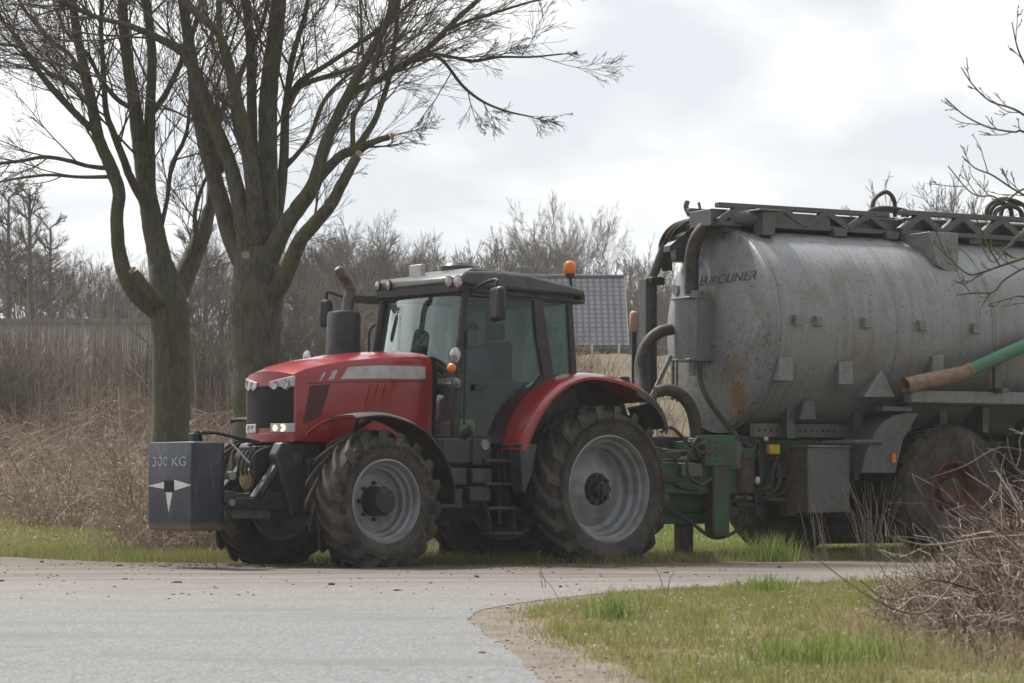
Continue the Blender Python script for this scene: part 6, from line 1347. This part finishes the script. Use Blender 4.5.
# chassis
q_ = MB()
for s in (-1, 1):
    q_.b2((XR + .3, s * .5 - .07, 1.20), (-1.05, s * .5 + .07, 1.455))
    q_.prism([(-1.05, 1.30), (-1.9, 1.30), (-1.9, 1.0), (-.9, .80), (-.05, .55), (-.05, .72)], s * .30 - .06, s * .30 + .06)
for x in (-1.1, -2.0, -3.2, -5.6, -7.4): q_.b2((x - .06, -.5, 1.22), (x + .06, .5, 1.42))
q_.build('chassis', 'green', TK, bevel=.012)
q_ = MB(); q_.b2((-1.85, .42, .78), (-.55, .54, 1.16)); q_.b2((-1.2, -.3, .85), (-.4, .36, 1.10)); q_.b2((-2.3, .30, .70), (-1.6, .46, 1.2)); q_.b2((-1.75, -.05, .42), (-.35, .28, .88)); q_.build('drawbar', 'green', TK, bevel=.015)
q_ = MB(); q_.beam((-.1, 0, .60), (-1.0, 0, .75), .16, .18); q_.cyl((-.02, 0, .52), (-.02, 0, .68), .09, 14); q_.build('drawbar_eye', 'dark', TK, bevel=.01)
# green gusset block and square post
g0, g1, g2 = K(703, 435, .62), K(735, 435, .62), K(703, 466, .62)
q_ = MB(); q_.b2((g1[0], .44, g2[2]), (g0[0], .66, g0[2])); gp = q_.build('pivot_block', 'green', TK, bevel=.01)
q_ = MB()
for i in range(4):
    for x_ in (g0[0] - .07, g0[0] - .17): q_.cyl((x_, .655, g2[2] + .06 + i * .075), (x_, .666, g2[2] + .06 + i * .075), .016, 8)
q_.build('bolt_holes', 'hub', gp)
a, b = K(713, 440, .58), K(722, 536, .58); q_ = MB(); q_.b2((a[0] - .20, .46, b[2]), (a[0] + .02, .64, a[2])); q_.build('support_post', 'green', TK, bevel=.012)
q_ = MB(); q_.b2((a[0] + .023, .46, b[2] + .05), (a[0] + .04, .64, a[2] - .1)); q_.build('post_plate', 'rust', TK)
# jack leg
p0, p1 = K(675, 505, .1), K(685, 556, .1); q_ = MB(); q_.b2((p1[0] - .07, .02, .02), (p1[0] + .12, .20, .62)); jk = q_.build('jack_leg', 'rust', TK, bevel=.03)
q_ = MB(); q_.b2((p1[0] - .16, -.06, .0), (p1[0] + .20, .30, .03)); q_.b2((p1[0] - .16, -.1, .56), (p1[0] + .45, .34, .62)); q_.build('jack_foot', 'dark', jk, bevel=.008)
# hydraulics: lots of small bodies and loops
q_ = MB(); p = K(745, 475, .55); q_.cyl(p + V(0, 0, -.22), p + V(0, 0, .18), .12, 16); q_.cyl(p + V(0, 0, .18), p + V(0, 0, .26), .07, 12); q_.build('pump_body', 'rust', TK, bevel=.01)
q_ = MB(); p = K(773, 449.5, .66); q_.box(p, (.15, .10, .12)); q_.build('valve_handle', 'yellow', TK, bevel=.012)
for u, v, sx_, sz_ in ((757, 440, .5, .10), (760, 462, .10, .55), (757, 496, .13, .16), (732, 455, .22, .34), (783, 470, .14, .2), (690, 470, .3, .16), (668, 455, .3, .08), (665, 480, .34, .05), (757, 511, .08, .12), (748, 442, .12, .14), (745, 505, .3, .04)):
    p = K(u, v, .56); q_ = MB(); q_.box(p, (sx_, .10, sz_)); q_.build('valve_block', ('galvdark', 'dark', 'rust')[int(u) % 3], TK, bevel=.012)
q_ = MB(); q_.b2((-1.9, -.62, .95), (-.75, .1, 1.48)); q_.cyl((-1.2, -.75, 1.2), (-1.2, .25, 1.2), .2, 18); q_.b2((-1.95, -.4, .72), (-1.5, .3, 1.3)); q_.build('vacuum_pump', 'dark', TK, bevel=.03)
q_ = MB(); q_.ball(K(757.5, 480.5, .66), (.03, .04, .05), 10); q_.ball(K(766, 439, .66), .03, 8); q_.build('gauge', 'white', TK)
for L_ in ([(705, 442, .7), (692, 450, .72), (687, 466, .72), (692, 480, .72), (703, 484, .7), (712, 478, .7)], [(707, 452, .7), (699, 452, .75), (694, 444, .75), (697, 438, .7)], [(775, 455, .66), (780, 475, .7), (776, 490, .7), (765, 494, .68)], [(786, 448, .66), (791, 470, .7), (786, 490, .7), (766, 499, .68)],
           [(778, 458, .66), (772, 474, .7), (770, 486, .68), (763, 490, .66)], [(660, 432, .5), (672, 428, .55), (690, 446, .6), (704, 462, .6)], [(650, 440, .4), (660, 470, .5), (678, 486, .55), (698, 490, .55)], [(655, 500, .3), (690, 522, .4), (715, 538, .5), (740, 528, .5), (748, 508, .5)],
           [(655, 460, .4), (665, 450, .5), (676, 462, .5), (672, 480, .5), (660, 486, .4)], [(742, 500, .55), (752, 488, .6), (762, 476, .6), (757, 450, .6)], [(655, 448, .3), (680, 452, .4), (705, 450, .5)], [(640, 470, 0.2), (655, 466, .3), (690, 470, .4)]):
    hose('hydraulic_hose', L_, .021, 'hose', 6)
q_ = MB(); q_.tube([K(655, 460, .3), K(700, 458, .5)], .03, 8); q_.tube([K(655, 490, .3), K(705, 492, .5)], .035, 8); q_.tube([K(735, 497, .55), K(790, 500, .55)], .02, 8); q_.build('hydraulic_ram', 'galv', TK)
# grey cradle plate with holes below the barrel
a, b = K(752, 428, .62), K(850, 428, .62); q_ = MB(); q_.b2((b[0] - .9, .57, 1.47), (a[0], .66, 1.64)); q_.b2((b[0] - 4, -.66, 1.47), (a[0], -.57, 1.64)); cp = q_.build('tank_cradle', 'galvdark', TK, bevel=.008)
q_ = MB()
for i in range(14): q_.cyl((a[0] - .08 - i * .085, .655, 1.555), (a[0] - .08 - i * .085, .664, 1.555), .018, 8)
q_.build('bolt_holes', 'hub', cp)
for x in (-2.3, -3.3, -4.6, -6.0, -7.6):
    for s in (-1, 1):
        q_ = MB(); q_.prism([(x - .06, 1.45), (x + .06, 1.45), (x + .06, 1.86), (x - .06, 1.86)], s * .52, s * .80); q_.build('cradle_rib', 'galvdark', TK, bevel=.006)
# toolbox
a, b = K(808, 447, 1.1), K(850, 447, 1.1); zb = K(808, 513, 1.1)[2]; x0_, x1_, z1_ = a[0], b[0], a[2]
q_ = MB(); q_.b2((x1_, .66, zb), (x0_, 1.10, z1_)); tb_ = q_.build('toolbox', 'galvdark', TK, bevel=.012)
q_ = MB(); q_.b2((x0_ + .003, .67, zb + .01), (x0_ + .012, 1.09, z1_ - .01)); q_.build('toolbox_side', 'rust', tb_)
q_ = MB(); q_.b2((x1_ - .01, .65, z1_ + .002), (x0_ + .01, 1.12, z1_ + .02)); q_.build('toolbox_lid', 'galv', tb_)
# wheels
def tk_wheel(x, side, yo=1.27, w_=.62, Rr=.86, rr=.37, h=.82):
    yc = side * (yo - w_ / 2); d = side; H = w_ / 2; rim = MB()
    rim.lathe([(d * a, b) for a, b in ((H * .8, rr), (H * .86, rr + .01), (H * .84, rr - .02), (H * .6, rr - .05), (H * .2, rr - .07), (H * .1, .26), (H * .16, .16), (H * .45, .14), (H * .46, 0))], n=48)
    rim.lathe([(-d * H * .8, rr), (-d * H * .8, rr - .05), (-d * H * .2, rr - .08), (H * .1 * d, .26)], n=48)
    wl = rim.build('wheel', 'orangerim', TK, smooth=30, loc=(x, yc, h)); tyre_mesh(Rr, rr, w_, 30, h, 1, True).build('tyre', 'tyre', wl, smooth=42)
    hb = MB()
    for k in range(10): a = k * math.pi / 5; hb.cyl((.21 * math.cos(a), d * H * .1, .21 * math.sin(a)), (.21 * math.cos(a), d * H * .22, .21 * math.sin(a)), .02, 8)
    hb.build('wheel_nuts', 'rust', wl)
tk_wheel(-4.46, 1); tk_wheel(-3.38, -1); tk_wheel(-6.35, 1); tk_wheel(-6.35, -1)
q_ = MB(); q_.cyl((-4.4, -.3, .80), (-4.4, 1.0, .80), .08, 12); q_.cyl((-3.38, -1.0, .80), (-3.38, .1, .80), .08, 12); q_.b2((-4.5, -.2, .7), (-3.6, .2, .95)); q_.cyl((-6.35, -1.0, .80), (-6.35, 1.0, .80), .08, 12)
for s in (-1, 1): q_.b2((-4.6, s * .5 - .06, .85), (-4.2, s * .5 + .06, 1.22)); q_.b2((-6.55, s * .5 - .06, .85), (-6.15, s * .5 + .06, 1.22))
q_.build('axle', 'dark', TK, bevel=.02)
q_ = MB(); q_.b2((-5.9, -1.32, .12), (-3.5, -1.29, 1.1)); q_.b2((-5.2, -.5, .5), (-3.0, -.1, .95)); q_.build('underside_shade_panel', 'fender', TK, bevel=.01)  # added dark plate and box, standing in for the shade under the tanker
# mudguard in front of the trailer wheel
q_ = MB(); A = []
for u, v in ((907, 414), (895, 413.5), (882, 416), (872, 423), (864, 433), (857, 448), (853, 460), (851.5, 473)):
    p = K(u, v, 1.02); A.append(p)
rows = [[V(p[0] + .0, .62, p[2]), V(p[0], .95, p[2]), V(p[0] - .01, 1.24, p[2] - .005)] for p in A]
q_.shell(rows, (-.012, 0, -.012))
side = [(p[0], p[2]) for p in A]; low = K(897, 471, 1.24); side += [(K(895, 472, 1.24)[0], A[-1][2]), (K(903, 440, 1.24)[0], K(903, 440, 1.24)[2])]
q_.prism(side, 1.225, 1.245); mgd = q_.build('mudguard', 'galvdark', TK, bevel=.005, smooth=40)
p = K(893.5, 458, 1.26); q_ = MB(); q_.box(p, (.05, .03, .11)); q_.build('reflector', 'amber', mgd)
q_ = MB(); q_.tube([K(822, 443, .9), K(853, 442, 1.26), K(882, 442, 1.27)], .03, 8); q_.build('mudguard_arm', 'galvdark', mgd)
# side rail and its bracket, step plate above the wheel
a = K(911, 390, 1.32); z1_ = a[2]; q_ = MB(); q_.b2((XR + .6, 1.18, z1_ - .15), (a[0], 1.32, z1_)); rl = q_.build('side_rail', 'galv', TK, bevel=.008)
q_ = MB(); q_.b2((XR + .6, .62, z1_ - .17), (a[0] - .05, 1.178, z1_ - .10)); 
for x in (a[0] - .2, a[0] - 1.4, a[0] - 2.8): q_.prism([(x - .05, z1_ - .17), (x + .05, z1_ - .17), (x + .05, z1_ - .5), (x - .05, z1_ - .5)], .5, 1.0)
q_.b2((a[0] - .1, .6, z1_ - .26), (a[0] + .35, 1.22, z1_ - .20)); q_.build('rail_bracket', 'galvdark', rl, bevel=.006)
# green suction pipe with tan rubber mouth
yp = 1.42; p0, p1, p2, p3 = K(905, 386, yp), K(966, 372, yp), K(1024, 346, yp), None
d1 = unit(p2 - p1); far = p1 + d1 * 3.2
q_ = MB(); q_.tube([p1, far], .085, 20); sp_ = q_.build('suction_pipe', 'greenpipe', TK, smooth=60)
q_ = MB(); n_ = 20; mid = p1 + (p0 - p1) * .5; ps = [p1 + d1 * .02, p1 - d1 * .05, mid, p0]; q_.tube(ps, [.090, .092, .097, .102], n_, cap=False)
q_.tube([p + d1 * .001 for p in ps[::-1]], [.084, .08, .08, .08], n_, cap=False); cuff = q_.build('rubber_mouth', 'tan', sp_, smooth=60)
q_ = MB(); q_.tube([p1 + d1 * .02, p1 + d1 * .07], .096, 20); q_.build('pipe_clamp', 'tan', sp_)
q_ = MB(); q_.tube([p0 + d1 * .12, p0 + d1 * .14], .079, 20); q_.build('mouth_inside', 'hub', sp_)
q_ = MB(); x_ = p1[0] - .55; q_.b2((x_ - .05, 1.2, z1_ - .02), (x_ + .05, 1.5, z1_ + .04)); q_.b2((x_ - .05, 1.30, z1_ + .0), (x_ + .05, 1.36, (p1 + d1 * .55)[2] - .05)); q_.build('pipe_rest', 'galvdark', sp_)
# thick pipe hanging low at the back, tail lights stay beyond the frame
q_ = MB(); q_.b2((XR - .35, -1.1, 1.0), (XR + .3, 1.1, 1.2)); q_.cyl((XR - .6, 0, 1.9), (XR - .3, 0, 1.9), .14, 16); q_.build('rear_valve', 'galvdark', TK, bevel=.01)

# ------------------------------------------------------------------ thin haze in the air
hm = bpy.data.materials.new('thin_haze'); hm.use_nodes = True; t = hm.node_tree; t.nodes.clear()
ho = t.nodes.new('ShaderNodeOutputMaterial'); hv = t.nodes.new('ShaderNodeVolumePrincipled'); hv.inputs['Color'].default_value = (0.93, 0.95, 0.98, 1); hv.inputs['Density'].default_value = 0.00055; hv.inputs['Anisotropy'].default_value = 0.0
t.links.new(hv.outputs[0], ho.inputs['Volume']); M['haze'] = hm
q_ = MB(); q_.b2((-710, -410, -1.2), (710, 1010, 24)); hz = q_.build('haze', 'haze'); tag(hz, 'thin pale haze in the air that softens the far trees', 'haze', kind='stuff')
